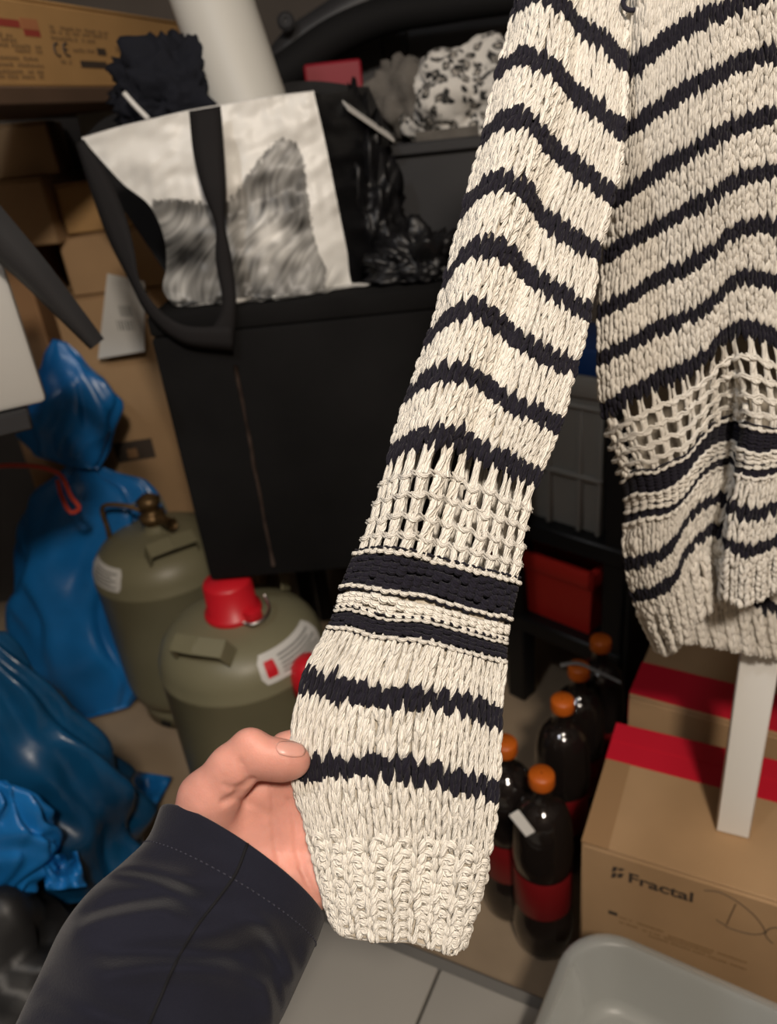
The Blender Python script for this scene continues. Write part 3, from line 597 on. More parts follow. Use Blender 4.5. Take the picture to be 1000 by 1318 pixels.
for zz in (Cg[2], Cr[2]):
    MB().box(vec(Cg[0], Cg[1], zz-.036)-R1*.225-R2*.018, R1*.28, R2*.26, UP*.036, .004).build('shelf', BLACK, rk, auto=40)
lp = on_plane(vec(664, 880), Cg-R2*.0, R2)
for s_ in (lp, vec(Cg[0], Cg[1], 0)+R1*.012):
    for d_ in (-.012, .20):
        MB().box(vec(s_[0], s_[1], 0)-R1*(.012 if s_ is lp else 0)+R2*d_, R1*.042, R2*.042, UP*(Cg[2]-.001 if s_ is lp else Cg[2]+.34), .004).build('post', BLACK, rk, auto=40)
MB().box(vec(Cg[0], Cg[1], .02)+R1*.055-R2*.01, R1*.012, R2*.25, UP*(Cg[2]+.30), .003).build('side_panel', BLACK, rk, auto=40)
# ------------------------------------------------------------------ cola bottles
def bottle(px, first=[None]):
    p = on_z(vec(*px), .325); lo_c = vec(p[0], p[1], 0)
    lab = {(697, 1003): 'nearest dark cola bottle with orange cap, beside the ribbed cuff', (650, 962): 'dark cola bottle half hidden behind the sleeve cuff', (724, 907): 'dark cola bottle third from the front in the orange-capped row', (745, 864): 'dark cola bottle second from the back, below the red crate', (773, 829): 'rearmost dark cola bottle under the sweater hem', (788, 938): 'dark cola bottle against the side of the brown cartons'}[px]
    t = thing('cola_bottle', lo_c, lab, 'bottle', 'dark cola bottles with orange caps')
    if first[0] is None:
        R = .0415; pr = [(.001, .004), (R*.6, .0), (R*.92, .006), (R, .02), (R, .075), (R*.97, .082), (R*.97, .175), (R, .185), (R*.985, .222), (R*.93, .250), (R*.80, .270), (R*.60, .2815), (R*.42, .2865), (.0145, .290), (.0132, .300), (.0130, .312), (.0155, .313), (.0155, .316), (.013, .317), (.013, .33), (.001, .33)]
        A = MB().lathe(sm_prof(pr), lo_c, sides=32).build('bottle_body', PETM, t)
        Bc = MB().lathe([(.0165, .317), (.0172, .319), (.0170, .333), (.0155, .336), (.001, .3365)], lo_c, sides=24).build('cap', ORANGE, t)
        Cc = MB().lathe([(R*.985, .095), (R*.99, .0955), (R*.99, .170), (R*.985, .1705)], lo_c, sides=32).build('label_band', REDLAB, t)
        first[0] = (A, Bc, Cc)
    else:
        for s_ in first[0]:
            c_ = s_.copy(); SC.collection.objects.link(c_); c_.parent = t
    return t
def sm_prof(p): return [tuple(x) for x in sm(p, 60)]
for px in ((697, 1003), (650, 962), (724, 907), (745, 864), (773, 829)): bottle(px)
pt_ = on_z(vec(697, 1003), .22); v = on_z(vec(677, 1076), .19)-on_z(vec(652, 1046), .22)
b = MB(); a = at_depth(vec(655, 1050), .93); c_ = at_depth(vec(677, 1078), .935); v = c_-a
b.box(a, v, CR*.012+CU*.007, CF*.003, .001); setprops(b.build('carry_tag', LABEL, auto=40), 'small white plastic tag between the two front cola bottles', 'tag')
b = MB(); q_ = at_depth(sm([(722, 858), (742, 855), (770, 866), (800, 880)], 20), np.linspace(1.16, 1.12, 20)); b.grid(np.stack([q_-UP*.0015, q_, q_+vec(0, .006, .001)], 0)); setprops(b.build('wrap_strip', LGREY2), 'pale edge of torn shrink wrap across the rear cola bottles', 'wrap')
# ------------------------------------------------------------------ cartons with red tape, white post
AZ = .30
Pa = on_z(vec(748, 1083), AZ); bkp = on_z(vec(790, 930), AZ); dA = float((bkp-Pa)@E2); wA = .46
ca = thing('taped_carton', vec(Pa[0], Pa[1], 0)+E1*wA/2+E2*dA/2, 'brown carton with black printed lettering, pen scrawl and red tape at the lower right', 'box')
oA = vec(Pa[0], Pa[1], 0)
MB().box(oA, E1*wA, E2*dA, UP*(AZ-.004), .004).build('carton_body', CARD, ca, auto=40)
MB().box(oA+UP*(AZ-.004)+E2*.001, E1*wA, E2*(dA-.002), UP*.004, .0015).build('flap', CARD, ca, auto=40)
tw = float((on_z(vec(790, 930), AZ)-on_z(vec(778, 976), AZ))@E2)
tA = MB(); tA.box(oA+UP*AZ+E2*(dA-tw)-E1*.0006, E1*(wA+.001), E2*(tw+.0005), UP*.0008, 0); tA.box(oA+UP*(AZ-.055)+E2*(dA-tw)-E1*.0008, E1*.0008, E2*tw, UP*.0555, 0); tp1 = tA.build('red_tape', REDTAPE, ca, smooth=False)
MB().box(oA+UP*(AZ+.0007)+E2*(dA-tw*.5)-E1*.0006, E1*wA, E2*.0015, UP*.001, 0).build('tape_crease', REDTAPE, tp1, smooth=False)
MB().box(oA+UP*AZ+E2*.0, E1*.032, E2*(dA-tw), UP*.0006, 0).build('clear_tape', CLEARTAPE, ca, smooth=False)
MB().box(oA+UP*(AZ-.12)-E2*.0005, E1*.032, E2*.0006, UP*.12, 0).build('clear_tape', CLEARTAPE, ca, smooth=False) if False else None
PA = lambda x, y: on_plane(vec(x, y), oA, E2)
a, c_ = PA(809, 1134.5), PA(891, 1164); text_mesh('Fractal', vec(a[0], a[1], a[2]), E1, UP, float(PA(809, 1122)[2]-PA(809, 1134.5)[2])*.95, INK, ca, 'printed_lettering', bold=.022, width=float((c_-a)@E1))
b = MB()
for (x0, y0, x1, y1) in ((787, 1121, 794, 1114.5), (795, 1120, 803, 1116.5), (786, 1129, 793, 1122.5), (794, 1129, 802, 1123)):
    q = [PA(x0, y0), PA((x0+x1)/2+2, y0+.5), PA(x1+1.5, y1+1.5), PA(x0+2.5, y1)]; b.add(np.array(q)-E2*.0006, [(0, 1, 2, 3)])
b.build('printed_logo', INK, ca, smooth=False)
a = PA(783, 1175); rects([(a, .011, .006)], INK, ca, 'small_print', E1, UP)
L = []
for i, (x0, y0, x1) in enumerate(((797, 1180.5, 850), (797, 1187, 915), (860, 1205, 968), (830, 1203, 960))):
    a = PA(x0, y0); c_ = PA(x1, y0+(x1-x0)*.29); L += glyphs(vec(a[0], a[1], a[2]), E1, UP, float((c_-a)@E1), .0026, .004, 300+i)
rects(L, INK2, ca, 'small_print', E1, UP)
q8 = lambda L_: [(740+x/3.846, 1060+y/3.846) for x, y in L_]
b = MB()
for stroke in ([(640, 330), (700, 335), (780, 370), (850, 420), (910, 480), (940, 540), (900, 548), (840, 540), (790, 525), (750, 510)], [(797, 398), (772, 450), (750, 500)], [(940, 548), (955, 525), (1000, 515), (1050, 535)], [(938, 540), (955, 570), (980, 592)], [(700, 476), (725, 492), (752, 508)]):
    s2 = sm(q8(stroke), 24); b.tube(np.array([PA(*k) for k in s2])-E2*.0002, .0007, 5)
b.build('pen_scrawl', PEN, ca)
ZB = .315; Pb_ = on_z(vec(806, 906), ZB); oB = vec(Pb_[0], Pb_[1], 0); oB = oB+E2*max(0, float((oA+E2*(dA+.006)-oB)@E2))
B1, B2 = yawdir(-33); oB = oB+E2*.02
cb = thing('taped_carton', oB+B1*.25+B2*.17, 'brown carton with red tape directly behind the lettered one', 'box')
MB().box(oB, B1*.50, B2*.34, UP*(ZB-.004), .004).build('carton_body', CARD, cb, auto=40)
MB().box(oB+UP*(ZB-.004), B1*.5, B2*.168, UP*.004, .0015).build('flap', CARD, cb, auto=40)
MB().box(oB+UP*(ZB-.004)+B2*.172, B1*.5, B2*.168, UP*.004, .0015).build('flap', CARD, cb, auto=40)
d1 = float((on_z(vec(810, 892), ZB)-oB)@B2); d2 = float((on_z(vec(818, 850), ZB)-oB)@B2)
tB = MB(); tB.box(oB+UP*ZB+B2*d1-B1*.0006, B1*.501, B2*(d2-d1), UP*.0008, 0); tB.box(oB+UP*(ZB-.05)+B2*d1-B1*.0008, B1*.0008, B2*(d2-d1), UP*.0505, 0); tB.build('red_tape', REDTAPE, cb, smooth=False)
pp = on_z(vec(921, 1070), AZ); e1, e2 = yawdir(-27)
wp = thing('white_post', pp, 'white painted square post standing on the lettered carton', 'post')
MB().box(pp+UP*.001, e1*.037, e2*.030, UP*.40, .0015).build('post_shaft', WHITEP, wp, auto=40)
# ------------------------------------------------------------------ light grey boards and translucent tub
ZG = .15
gs = on_z(vec(566, 1246), ZG); 
pl = thing('grey_plinth', vec(gs[0], gs[1], 0), 'grey plinth under the pale boards at the bottom edge', 'plinth')
MB().box(vec(gs[0], gs[1], 0)-E1*.22-E2*.36, E1*.60, E2*.385, UP*(ZG-.016), .004).build('plinth_body', LGREY2, pl, auto=40)
for sgn, lab in ((-1, 'pale grey board under the ribbed cuff, left of the joint'), (1, 'pale grey board right of the joint, beside the tub')):
    o_ = vec(gs[0], gs[1], ZG-.0155)-E2*.36+(E1*(-.215) if sgn < 0 else E1*.0015)
    bd = MB(); bd.box(o_, E1*(.2135 if sgn < 0 else .37), E2*.36, UP*.0155, .003, 2); setprops(bd.build('pale_board', LGREY, auto=40), lab, 'board', 'pale grey boards')
T1, T2_ = yawdir(-34)
def rrect(o, wd, dp, r, z, n=8):
    P = []
    for (cx, cy, a0) in ((wd-r, r, -90), (wd-r, dp-r, 0), (r, dp-r, 90), (r, r, 180)):
        for k in range(n+1): a = math.radians(a0+90*k/n); P.append(o+T1*(cx+r*math.cos(a))+T2_*(cy+r*math.sin(a))+UP*z)
    return np.array(P)
tc_ = on_z(vec(742, 1176), .245); TW, TD = .40, .30; to = vec(tc_[0], tc_[1], 0)-T2_*TD
def ins(i, z, r): return rrect(to+T1*i+T2_*i, TW-2*i, TD-2*i, r, z)
zt_ = .245; z0_ = ZG+.001
tub = thing('plastic_tub', to+T1*TW/2+T2_*TD/2+UP*z0_, 'translucent milky plastic tub in the bottom right corner', 'tub')
loops = [ins(.030, z0_, .045), ins(.024, z0_+.004, .05), ins(.013, zt_-.016, .055), ins(.002, zt_-.016, .06), ins(0, zt_-.013, .062), ins(0, zt_-.004, .062), ins(.003, zt_, .06), ins(.012, zt_+.001, .055), ins(.016, zt_-.003, .052), ins(.026, z0_+.016, .046), ins(.034, z0_+.006, .04), ins(.040, z0_+.004, .036)]
b = MB(); b.grid(np.array(loops), wrap_v=True); m_ = len(loops[0]); b.F.append(tuple(range(m_))[::-1]); b.F.append(tuple((len(loops)-1)*m_+i for i in range(m_))); b.build('tub_shell', TUBM, tub, auto=50)
fo = to+T1*.09+T2_*.07+UP*(z0_+.0042)
fr_ = MB()
for (oo, x, y_) in ((fo, T1*.22, T2_*.008), (fo+T2_*.15, T1*.22, T2_*.008), (fo, T1*.008, T2_*.158), (fo+T1*.212, T1*.008, T2_*.158)): fr_.box(oo, x, y_, UP*.004, .0015)
fr_.build('embossed_frame', TUBM, tub, auto=40)
# ================================================================== SWEATER
class Surf:
    """sampled surface with u across and r (knit rows) downwards; stitches are laid on it"""
    def __init__(s, G, u0, u1, r0, r1):
        s.G = G; s.u0, s.u1, s.r0, s.r1 = u0, u1, r0, r1
        du = np.gradient(G, axis=1); dr = np.gradient(G, axis=0)
        N = np.cross(du, dr); N /= np.linalg.norm(N, axis=2)[..., None]+1e-12
        for _ in range(3):
            N = N+np.roll(N, 1, 0)*0; P = np.pad(N, ((1, 1), (1, 1), (0, 0)), mode='edge')
            N = (P[:-2, 1:-1]+P[2:, 1:-1]+P[1:-1, :-2]+P[1:-1, 2:]+2*N); N /= np.linalg.norm(N, axis=2)[..., None]+1e-12
        s.N = N
    def _i(s, A, u, r):
        n, m = A.shape[:2]
        a = np.clip((r-s.r0)/(s.r1-s.r0)*(n-1), 0, n-1.001); b = np.clip((u-s.u0)/(s.u1-s.u0)*(m-1), 0, m-1.001)
        i = a.astype(int); j = b.astype(int); fa = (a-i)[..., None]; fb = (b-j)[..., None]
        return (A[i, j]*(1-fa)+A[i+1, j]*fa)*(1-fb)+(A[i, j+1]*(1-fa)+A[i+1, j+1]*fa)*fb
    def pos(s, u, r): return s._i(s.G, u, r)
    def nrm(s, u, r): return s._i(s.N, u, r)
def yarn(S, U, R, H, Wd, Ht, sides=6, flip=1.0):
    """U,R,H,Wd,Ht arrays (n loops, k points): path on the surface, height above it, half width, half thickness (m)"""
    P = S.pos(U, R); N = S.nrm(U, R)*flip; P = P+N*H[..., None]
    T = np.gradient(P, axis=1); T /= np.linalg.norm(T, axis=2)[..., None]+1e-12
    B = np.cross(T, N); B /= np.linalg.norm(B, axis=2)[..., None]+1e-12
    N2 = np.cross(B, T)
    th = np.arange(sides)*2*math.pi/sides
    Q = P[:, :, None]+np.cos(th)[None, None, :, None]*(B*Wd[..., None])[:, :, None]+np.sin(th)[None, None, :, None]*(N2*Ht[..., None])[:, :, None]
    n, k = U.shape
    idx = np.arange(n*k*sides).reshape(n, k, sides); nx = np.roll(idx, -1, 2)
    F = np.stack([idx[:, :-1], nx[:, :-1], nx[:, 1:], idx[:, 1:]], -1).reshape(-1, 4)
    uv = np.stack(np.broadcast_arrays((np.linspace(0, 1.6, k)[None, :, None]+rng.random((n, 1, 1))*7), (np.abs(np.linspace(-1, 1, sides, endpoint=False))[None, None, :]*1.2)), -1)
    uv = np.broadcast_to(uv, (n, k, sides, 2)).reshape(-1, 2)
    return Q.reshape(-1, 3), F, uv
class Knit:
    """gathers yarn pieces for one part"""
    def __init__(s): s.V = []; s.F = []; s.U = []; s.n = 0
    def add(s, t):
        V, F, U = t; s.V.append(V); s.F.append(F+s.n); s.U.append(U); s.n += len(V)
    def build(s, name, m, parent, label=None):
        o = mesh_obj(name, np.concatenate(s.V), np.concatenate(s.F), m, parent, uv=np.concatenate(s.U)); o['kind'] = 'stuff'
        if label: o['label'] = label
        return o
_k = 7; _t = np.linspace(0, 1, _k)
def stock(S, cols, rows, cw, rows_h, flip=1, wide=.25, long=2.25, jit=1.0, sink=0.0):
    """V-shaped knit stitches. cols: array of u of stitch centres; cw: stitch width in u; rows: row indices"""
    C, Rr, Sd = np.meshgrid(cols, rows, [-1., 1.], indexing='ij'); C = C.ravel(); Rr = Rr.ravel(); Sd = Sd.ravel(); n = len(C)
    j = lambda a: rng.normal(0, a*jit, (n, 1))
    t = _t[None]
    U = C[:, None]+cw*(Sd[:, None]*(.10+.27*t**.8)+j(.05)+j(.11)*(t-.5))
    R = Rr[:, None]+.5+long*(1+j(.09))*(.50-t)+j(.15)
    # local physical stitch width
    p = S.pos(C, Rr+.5); q = S.pos(C+cw*.5, Rr+.5); wid = np.linalg.norm(q-p, axis=1)[:, None]*2
    hgt = np.linalg.norm(S.pos(C, Rr+1)-S.pos(C, Rr), axis=1)[:, None]
    base = np.clip(wid, hgt*.72, hgt*1.3)
    prof = np.sin(np.pi*(.07+.88*t**.9))**.75
    Wd = base*wide*prof*(1+j(.13)); Ht = base*.24*prof
    H = base*(.0+.24*np.sin(np.pi*t**.9)*(1+j(.2))+j(.03)-sink)
    return yarn(S, U, R, H, Wd, Ht, flip=flip)
def bumps(S, cols, r, cw, size, arch=.25, flip=1, thick=1.0, off=0.0, jit=.06):
    """a horizontal course of purl bumps"""
    C = np.asarray(cols); n = len(C); t = _t[None]
    U = C[:, None]+cw*(1.15*(t-.5))
    R = r+arch*np.sin(np.pi*t)+rng.normal(0, jit, (n, 1))
    p = S.pos(C, np.full(n, r)); hh = np.linalg.norm(S.pos(C, np.full(n, r+1.))-p, axis=1)[:, None]
    prof = np.sin(np.pi*(.08+.84*t))**.6
    Wd = hh*size*prof; return yarn(S, U, R+np.zeros_like(U), hh*(off+.25*np.sin(np.pi*t)*thick)+0*U, Wd, Wd*.85, flip=flip)
def strand(S, u0, u1, r, wav, nw, rad, npts, flip=1, h=.0008):
    t = np.linspace(0, 1, npts)[None]
    U = u0+(u1-u0)*t; R = r+wav*np.sin(t*nw*2*np.pi)+rng.normal(0, .03, (1, npts))
    return yarn(S, U, R, np.full((1, npts), h)+.0005*np.cos(t*nw*2*np.pi), np.full((1, npts), rad), np.full((1, npts), rad), flip=flip)
def mesh_cells(K, S, ua, ub, ncell, rows, flip=1, fat=.185, sep=.20):
    """open-work: twisted bundles standing between crossing strands, gaps left open"""
    cw = (ub-ua)/ncell
    for q in range(len(rows)-1):
        r0, r1 = rows[q], rows[q+1]; c = ua+cw*(np.arange(ncell)+.5); n = ncell
        for sd in (-1, 1):
            t = _t[None]
            U = c[:, None]+cw*(sd*(sep-.07*np.sin(np.pi*t)+.04*(t-.5))+rng.normal(0, .05, (n, 1))+rng.normal(0, .10, (n, 1))*(t-.5))
            R = r0+(r1-r0)*(t*1.16-.08)+rng.normal(0, .06, (n, 1))
            p = S.pos(c, np.full(n, r0)); wid = np.linalg.norm(S.pos(c+cw*.5, np.full(n, r0))-p, axis=1)[:, None]*2
            pr = .62+.38*np.sin(np.pi*(t*.9+.1)) if q else .45+.55*t**.7
            K.add(yarn(S, U, R, wid*.05*np.sin(np.pi*t*2+sd)+.0004, wid*fat*pr*(1+rng.normal(0, .14, (n, 1))), wid*fat*.8*pr, flip=flip))
    for r in rows[1:-1]:
        wid = np.linalg.norm(S.pos(np.array([ua+cw]), np.array([r]))-S.pos(np.array([ua]), np.array([r])))
        for dd in (-.12, .14): K.add(strand(S, ua, ub, r+dd, .20, ncell, wid*.058, ncell*6+1, flip=flip, h=wid*.10))
        c = ua+cw*(np.arange(ncell)+.5)
        K.add(bumps(S, c, r-.2, cw*.72, .24, arch=.5, flip=flip, off=.14, jit=.15))
def rib(K, S, cols, cw, rows, flip=1, bs=1.0, bo=0.0):
    """knit one, purl one: raised V columns between sunken purl columns"""
    if bs < 1:
        K.add(stock(S, cols[0::2], rows, cw*1.15, 1, flip=flip, wide=.30, long=2.0, sink=-.12)); K.add(stock(S, cols[1::2], rows, cw*.9, 1, flip=flip, wide=.26, long=2.0, sink=.22)); return
    K.add(stock(S, cols[0::2], rows, cw*1.3, 1, flip=flip, wide=.30, long=1.7, jit=1.4))
    for r in rows:
        K.add(bumps(S, cols[1::2], r+.25, cw*1.1, .42*bs, arch=-.4, flip=flip, off=.02+bo, jit=.14))
        K.add(bumps(S, cols[1::2], r+.72, cw*1.05, .40*bs, arch=.4, flip=flip, off=-.02+bo, jit=.14))
def base_mesh(S, zones, name, parent, nu, nr, ua, ub, off, flip=1, wrapseam=False):
    """knit ground under the loops; zones = list of (r0, r1, material slot), nothing inside the open-work"""
    V = []; F = []; fm = []; n0 = 0
    for (a, b, sl) in zones:
        k = max(2, int((b-a)*1.6)+1)
        R, U = np.meshgrid(np.linspace(a, b, k), np.linspace(ua, ub, nu), indexing='ij')
        P = S.pos(U, R)+S.nrm(U, R)*off*flip; V.append(P.reshape(-1, 3))
        idx = np.arange(k*nu).reshape(k, nu)+n0
        f = np.stack([idx[:-1, :-1], idx[1:, :-1], idx[1:, 1:], idx[:-1, 1:]], -1).reshape(-1, 4); F.append(f); fm += [sl]*len(f); n0 += k*nu
    return mesh_obj(name, np.concatenate(V), np.concatenate(F), [CREAM_B, NAVY_B], parent, fm=fm)

sweater = thing('sweater', at_depth(vec(800, 60), .52), 'cream and navy striped loose-knit sweater hanging with one sleeve pulled forward', 'sweater')
# ---- sleeve: traced courses (row, left edge ... right edge)
SL = [(-18, [(700, -265), (722, -272), (752, -262), (776, -240), (800, -218), (814, -195)]),
      (-9, [(684, -120), (706, -128), (736, -120), (764, -95), (790, -70), (808, -40)]),
      (0, [(666, 14), (684, -4), (716, 4), (742, 34), (772, 52), (803, 82)]),
      (6, [(646, 92), (668, 76), (700, 82), (732, 116), (768, 142), (799, 172)]),
      (12, [(626, 180), (650, 155), (680, 160), (708, 192), (748, 222), (786, 254)]),
      (18, [(602, 268), (628, 241), (650, 235), (670, 244), (691, 275), (720, 296), (768, 328)]),
      (24, [(577, 361), (599, 332), (626, 317), (654, 330), (681, 356), (718, 379), (757, 403)]),
      (30, [(554, 438), (580, 409), (610, 397), (641, 419), (668, 438), (698, 456), (739, 474)]),
      (36, [(528, 510), (556, 486), (588, 480), (620, 493), (642, 511), (678, 528), (718, 547)]),
      (42, [(504, 583), (532, 567), (555, 559), (588, 563), (620, 579), (652, 593), (692, 615)]),
      (53, [(460, 712), (478, 708), (520, 709), (562, 720), (616, 734), (666, 746)]),
      (57, [(441, 758), (454, 754), (490, 759), (550, 769), (604, 785), (655, 796)]),
      (59.5, [(433, 785), (450, 783), (490, 794), (562, 802), (604, 814), (651, 826)]),
      (62, [(426, 806), (444, 806), (484, 816), (544, 822), (604, 837), (648, 848)]),
      (67, [(392, 872), (436, 886), (475, 893), (520, 896), (565, 898), (604, 908), (644, 923)]),
      (73, [(375, 985), (396, 988), (424, 986), (488, 985), (539, 991), (584, 1004), (640, 1016)]),
      (79, [(398, 1072), (418, 1075), (480, 1078), (540, 1082), (590, 1090), (628, 1096)]),
      (84, [(412, 1135), (432, 1146), (480, 1152), (540, 1156), (580, 1164), (614, 1160)]),
      (89, [(428, 1190), (440, 1202), (482, 1210), (533, 1213), (560, 1222), (584, 1228), (596, 1218)])]
NS = 61
_rk = np.array([r for r, _ in SL], float); _pk = np.array([sm(p, NS) for _, p in SL])
RR = np.linspace(-18, 89, 430)
SCR = herm(_rk, _pk, RR)                                    # rows x NS x 2 screen
nu = 241; uu = np.linspace(0, 2, nu)
sf = np.where(uu <= 1, uu, 2-uu); sf = .6*sf+.4*(.5-.5*np.cos(np.pi*sf))
ii = np.clip(sf*(NS-1), 0, NS-1.001); i0 = ii.astype(int); fr = (ii-i0)[None, :, None]
PX = SCR[:, i0]*(1-fr)+SCR[:, i0+1]*fr
rr_ = RR[:, None]; ss = sf[None, :]
based = np.interp(RR, [-18, 0, 42, 62, 73, 89], [.512, .498, .440, .418, .405, .398])[:, None]
thick = np.interp(RR, [-9, 40, 60, 73, 79, 89], [.016, .016, .012, .009, .010, .010])[:, None]
e = np.sqrt(np.clip(1-(2*ss-1)**2, 0, 1))
front = (uu <= 1)[None, :]
ridge_c = np.interp(RR, [-9, 18, 42, 60], [.30, .32, .27, .2])[:, None]; ridge_w = np.interp(RR, [-9, 40, 56, 62], [1, 1, .5, 0])[:, None]
dep = based+np.where(front, -thick*e, thick*e*.9)
dep = dep-np.where(front, ridge_w*(.011*np.exp(-((ss-ridge_c)/.13)**2)-.006*np.exp(-((ss-ridge_c-.25)/.09)**2)), 0)*e
_nz = Noise(3)
dep = dep+.0022*_nz(np.stack(np.broadcast_arrays(ss*1.6, rr_*.045, 0*ss+front*1.0), -1))*e
SLV = Surf(at_depth(PX, dep), 0, 2, -18, 89)
fl = -1 if (SLV.nrm(np.array([.5]), np.array([20.]))[0] @ CF) > 0 else 1
NC = 18; cw = 1/NC; allc = (np.arange(2*NC)+.5)*cw
dark = [-12, -6, 0, 6, 12, 18, 24, 30, 36, 42, 67, 73]
zones = []; r = -9
edges = []
for d in dark:
    edges += [(d-1, d+1)]
seq = []
cur = -18
for a, b in edges:
    if a == 66: seq.append((62.4, 66, 0))
    elif a > cur: seq.append((cur, a, 0))
    seq.append((a, b, 1)); cur = b
seq.append((74, 89, 0))
garter = [(53.2, 57, 1), (57, 59.4, 0), (59.4, 62.4, 1)]
sleeve = base_mesh(SLV, seq+garter, 'sleeve', sweater, 121, 0, 0, 2, -.0020, fl)
sleeve['label'] = 'sleeve held out towards the viewer, navy stripes over cream'
for a, b, sl in seq:
    K = Knit()
    if b == 89:
        K.add(stock(SLV, allc, np.arange(74, 79), cw, 1, fl)); K.build('cream_stripe', CREAM, sleeve)
        K = Knit(); rib(K, SLV, allc, cw, np.arange(79, 89)*1.0, fl)
        K.add(bumps(SLV, allc, 88.9, cw, .38, arch=.1, flip=fl))
        K.build('ribbed_cuff', CREAM, sleeve, 'ribbed cream cuff'); continue
    n = int(round(b-a)); rows = a+np.arange(n)*(b-a)/n
    K.add(stock(SLV, allc, rows, cw, 1, fl)); K.build('navy_stripe' if sl else 'cream_stripe', NAVY if sl else CREAM, sleeve)
K = Knit()
for a, b in ((0, 1), (1+.5/11, 2)): mesh_cells(K, SLV, a, b, 11 if a == 0 else 10, [42.9, 45.6, 47.6, 49.6, 51.5, 53.3], fl, .215, .20)
K.build('openwork_band', CREAM, sleeve, 'open-work cream lace band')
KN = Knit(); KC = Knit()
gc = (np.arange(2*22)+.5)/22
for q in np.arange(53.6, 56.8, .62): KN.add(bumps(SLV, gc+(.5/22)*(int(q*10) % 2), q, 1/22, .40, arch=.35, flip=fl, jit=.13))
for q in np.arange(57.7, 59.2, .62): KC.add(bumps(SLV, gc, q, 1/22, .40, arch=.25, flip=fl, jit=.1))
for q in np.arange(60.1, 61.9, .6): KN.add(bumps(SLV, gc+.3/22, q, 1/22, .40, arch=.35, flip=fl, jit=.13))
for q, dn in ((53.1, -.32), (56.85, .34), (59.55, -.34), (62.15, .34)):
    KC.add(bumps(SLV, gc, q, 1/22, .24, arch=.22, flip=fl, off=.25, thick=1.4))
    KN.add(strand(SLV, 0, 2, q+dn, .05, 44, .0007, 240, flip=fl, h=.0012))
KN.build('navy_garter_band', NAVY, sleeve); KC.build('cream_garter_line', CREAM, sleeve)
# ---- body: each course in two runs (left of the fold, right of the fold)
BD = [(-18, [(818, -215), (850, -235), (900, -262), (930, -275)], [(930, -275), (1000, -290), (1090, -298), (1285, -298)]),
      (-8, [(812, -60), (850, -84), (900, -110), (930, -122)], [(930, -122), (1000, -140), (1090, -150), (1285, -150)]),
      (0, [(806, 94), (844, 61), (880, 37), (925, 15)], [(925, 15), (960, 0), (1000, -13), (1090, -32), (1285, -32)]),
      (6, [(800, 178), (832, 149), (880, 117), (930, 92)], [(930, 92), (960, 78), (1000, 66), (1090, 48), (1285, 48)]),
      (12, [(785, 265), (808, 247), (844, 220), (880, 200), (930, 169)], [(930, 169), (960, 157), (1000, 148), (1090, 138), (1285, 138)]),
      (18, [(781, 332), (820, 304), (856, 286), (880, 271), (916, 252), (932, 239)], [(932, 239), (950, 230), (976, 222), (1000, 217), (1090, 210), (1285, 210)]),
      (24, [(772, 403), (808, 383), (844, 359), (880, 343), (909, 327), (935, 302)], [(935, 302), (950, 294), (970, 290), (1000, 291), (1090, 286), (1285, 286)]),
      (30, [(771, 462), (805, 445), (844, 422), (875, 411), (909, 393), (938, 364)], [(938, 364), (950, 358), (970, 357), (1000, 363), (1090, 360), (1285, 360)]),
      (36, [(776, 528), (818, 501), (849, 485), (883, 471), (909, 455), (922, 437), (942, 423)], [(942, 423), (958, 419), (974, 424), (1000, 433), (1090, 440), (1285, 440)]),
      (47, [(800, 620), (820, 606), (839, 606), (864, 595), (883, 586), (897, 567), (917, 545), (938, 536), (953, 534)], [(956, 544), (974, 550), (1000, 554), (1090, 556), (1285, 556)]),
      (51, [(806, 644), (822, 634), (842, 633), (861, 627), (879, 613), (897, 589), (916, 573), (949, 565)], [(952, 575), (969, 582), (1000, 579), (1090, 582), (1285, 582)]),
      (53, [(806, 659), (833, 650), (861, 646), (879, 632), (894, 611), (912, 593), (934, 584), (947, 581)], [(949, 597), (969, 600), (1000, 597), (1090, 598), (1285, 598)]),
      (55, [(806, 674), (835, 663), (864, 657), (880, 641), (899, 615), (916, 602), (947, 595)], [(947, 607), (967, 613), (1000, 608), (1090, 610), (1285, 610)]),
      (60, [(807, 724), (844, 715), (865, 700), (876, 676), (896, 653), (912, 642), (934, 637)], [(939, 651), (964, 661), (984, 656), (1000, 650), (1090, 640), (1285, 640)]),
      (65, [(815, 766), (849, 757), (866, 744), (877, 715), (896, 692), (915, 681), (928, 681)], [(933, 695), (961, 707), (984, 701), (1000, 692), (1090, 675), (1285, 675)]),
      (75, [(850, 838), (862, 842), (872, 836), (882, 822), (893, 806), (908, 792), (926, 778)], [(929, 771), (958, 781), (980, 772), (1000, 762), (1090, 735), (1285, 735)])]
NCB = 49; NB = 127; SPL = .56*31/NCB; nl = int(NB*SPL)
_rk = np.array([b[0] for b in BD], float); _pk = np.array([np.concatenate([sm(b[1], nl), sm(b[2], NB-nl)]) for b in BD])
RB = np.linspace(-18, 75, 400); SCR = herm(_rk, _pk, RB)
ub = np.linspace(-1, 1, 321); sb = np.abs(ub); ii = np.clip(sb*(NB-1), 0, NB-1.001); i0 = ii.astype(int); fr = (ii-i0)[None, :, None]
PX = SCR[:, i0]*(1-fr)+SCR[:, i0+1]*fr
ss = sb[None, :]*NCB/31; rr_ = RB[:, None]; SPN = .56
low = sstep(34, 50, rr_)
Y = .560-.012*np.exp(-((ss-.42)/.2)**2)+.022*np.clip(1-ss/.14, 0, 1)**2
Y = Y+low*.030*np.exp(-((ss-(SPN-.07))/.075)**2)-low*.022*sstep(SPN-.015, SPN+.015, ss)-low*.012*np.exp(-((ss-.20)/.14)**2)
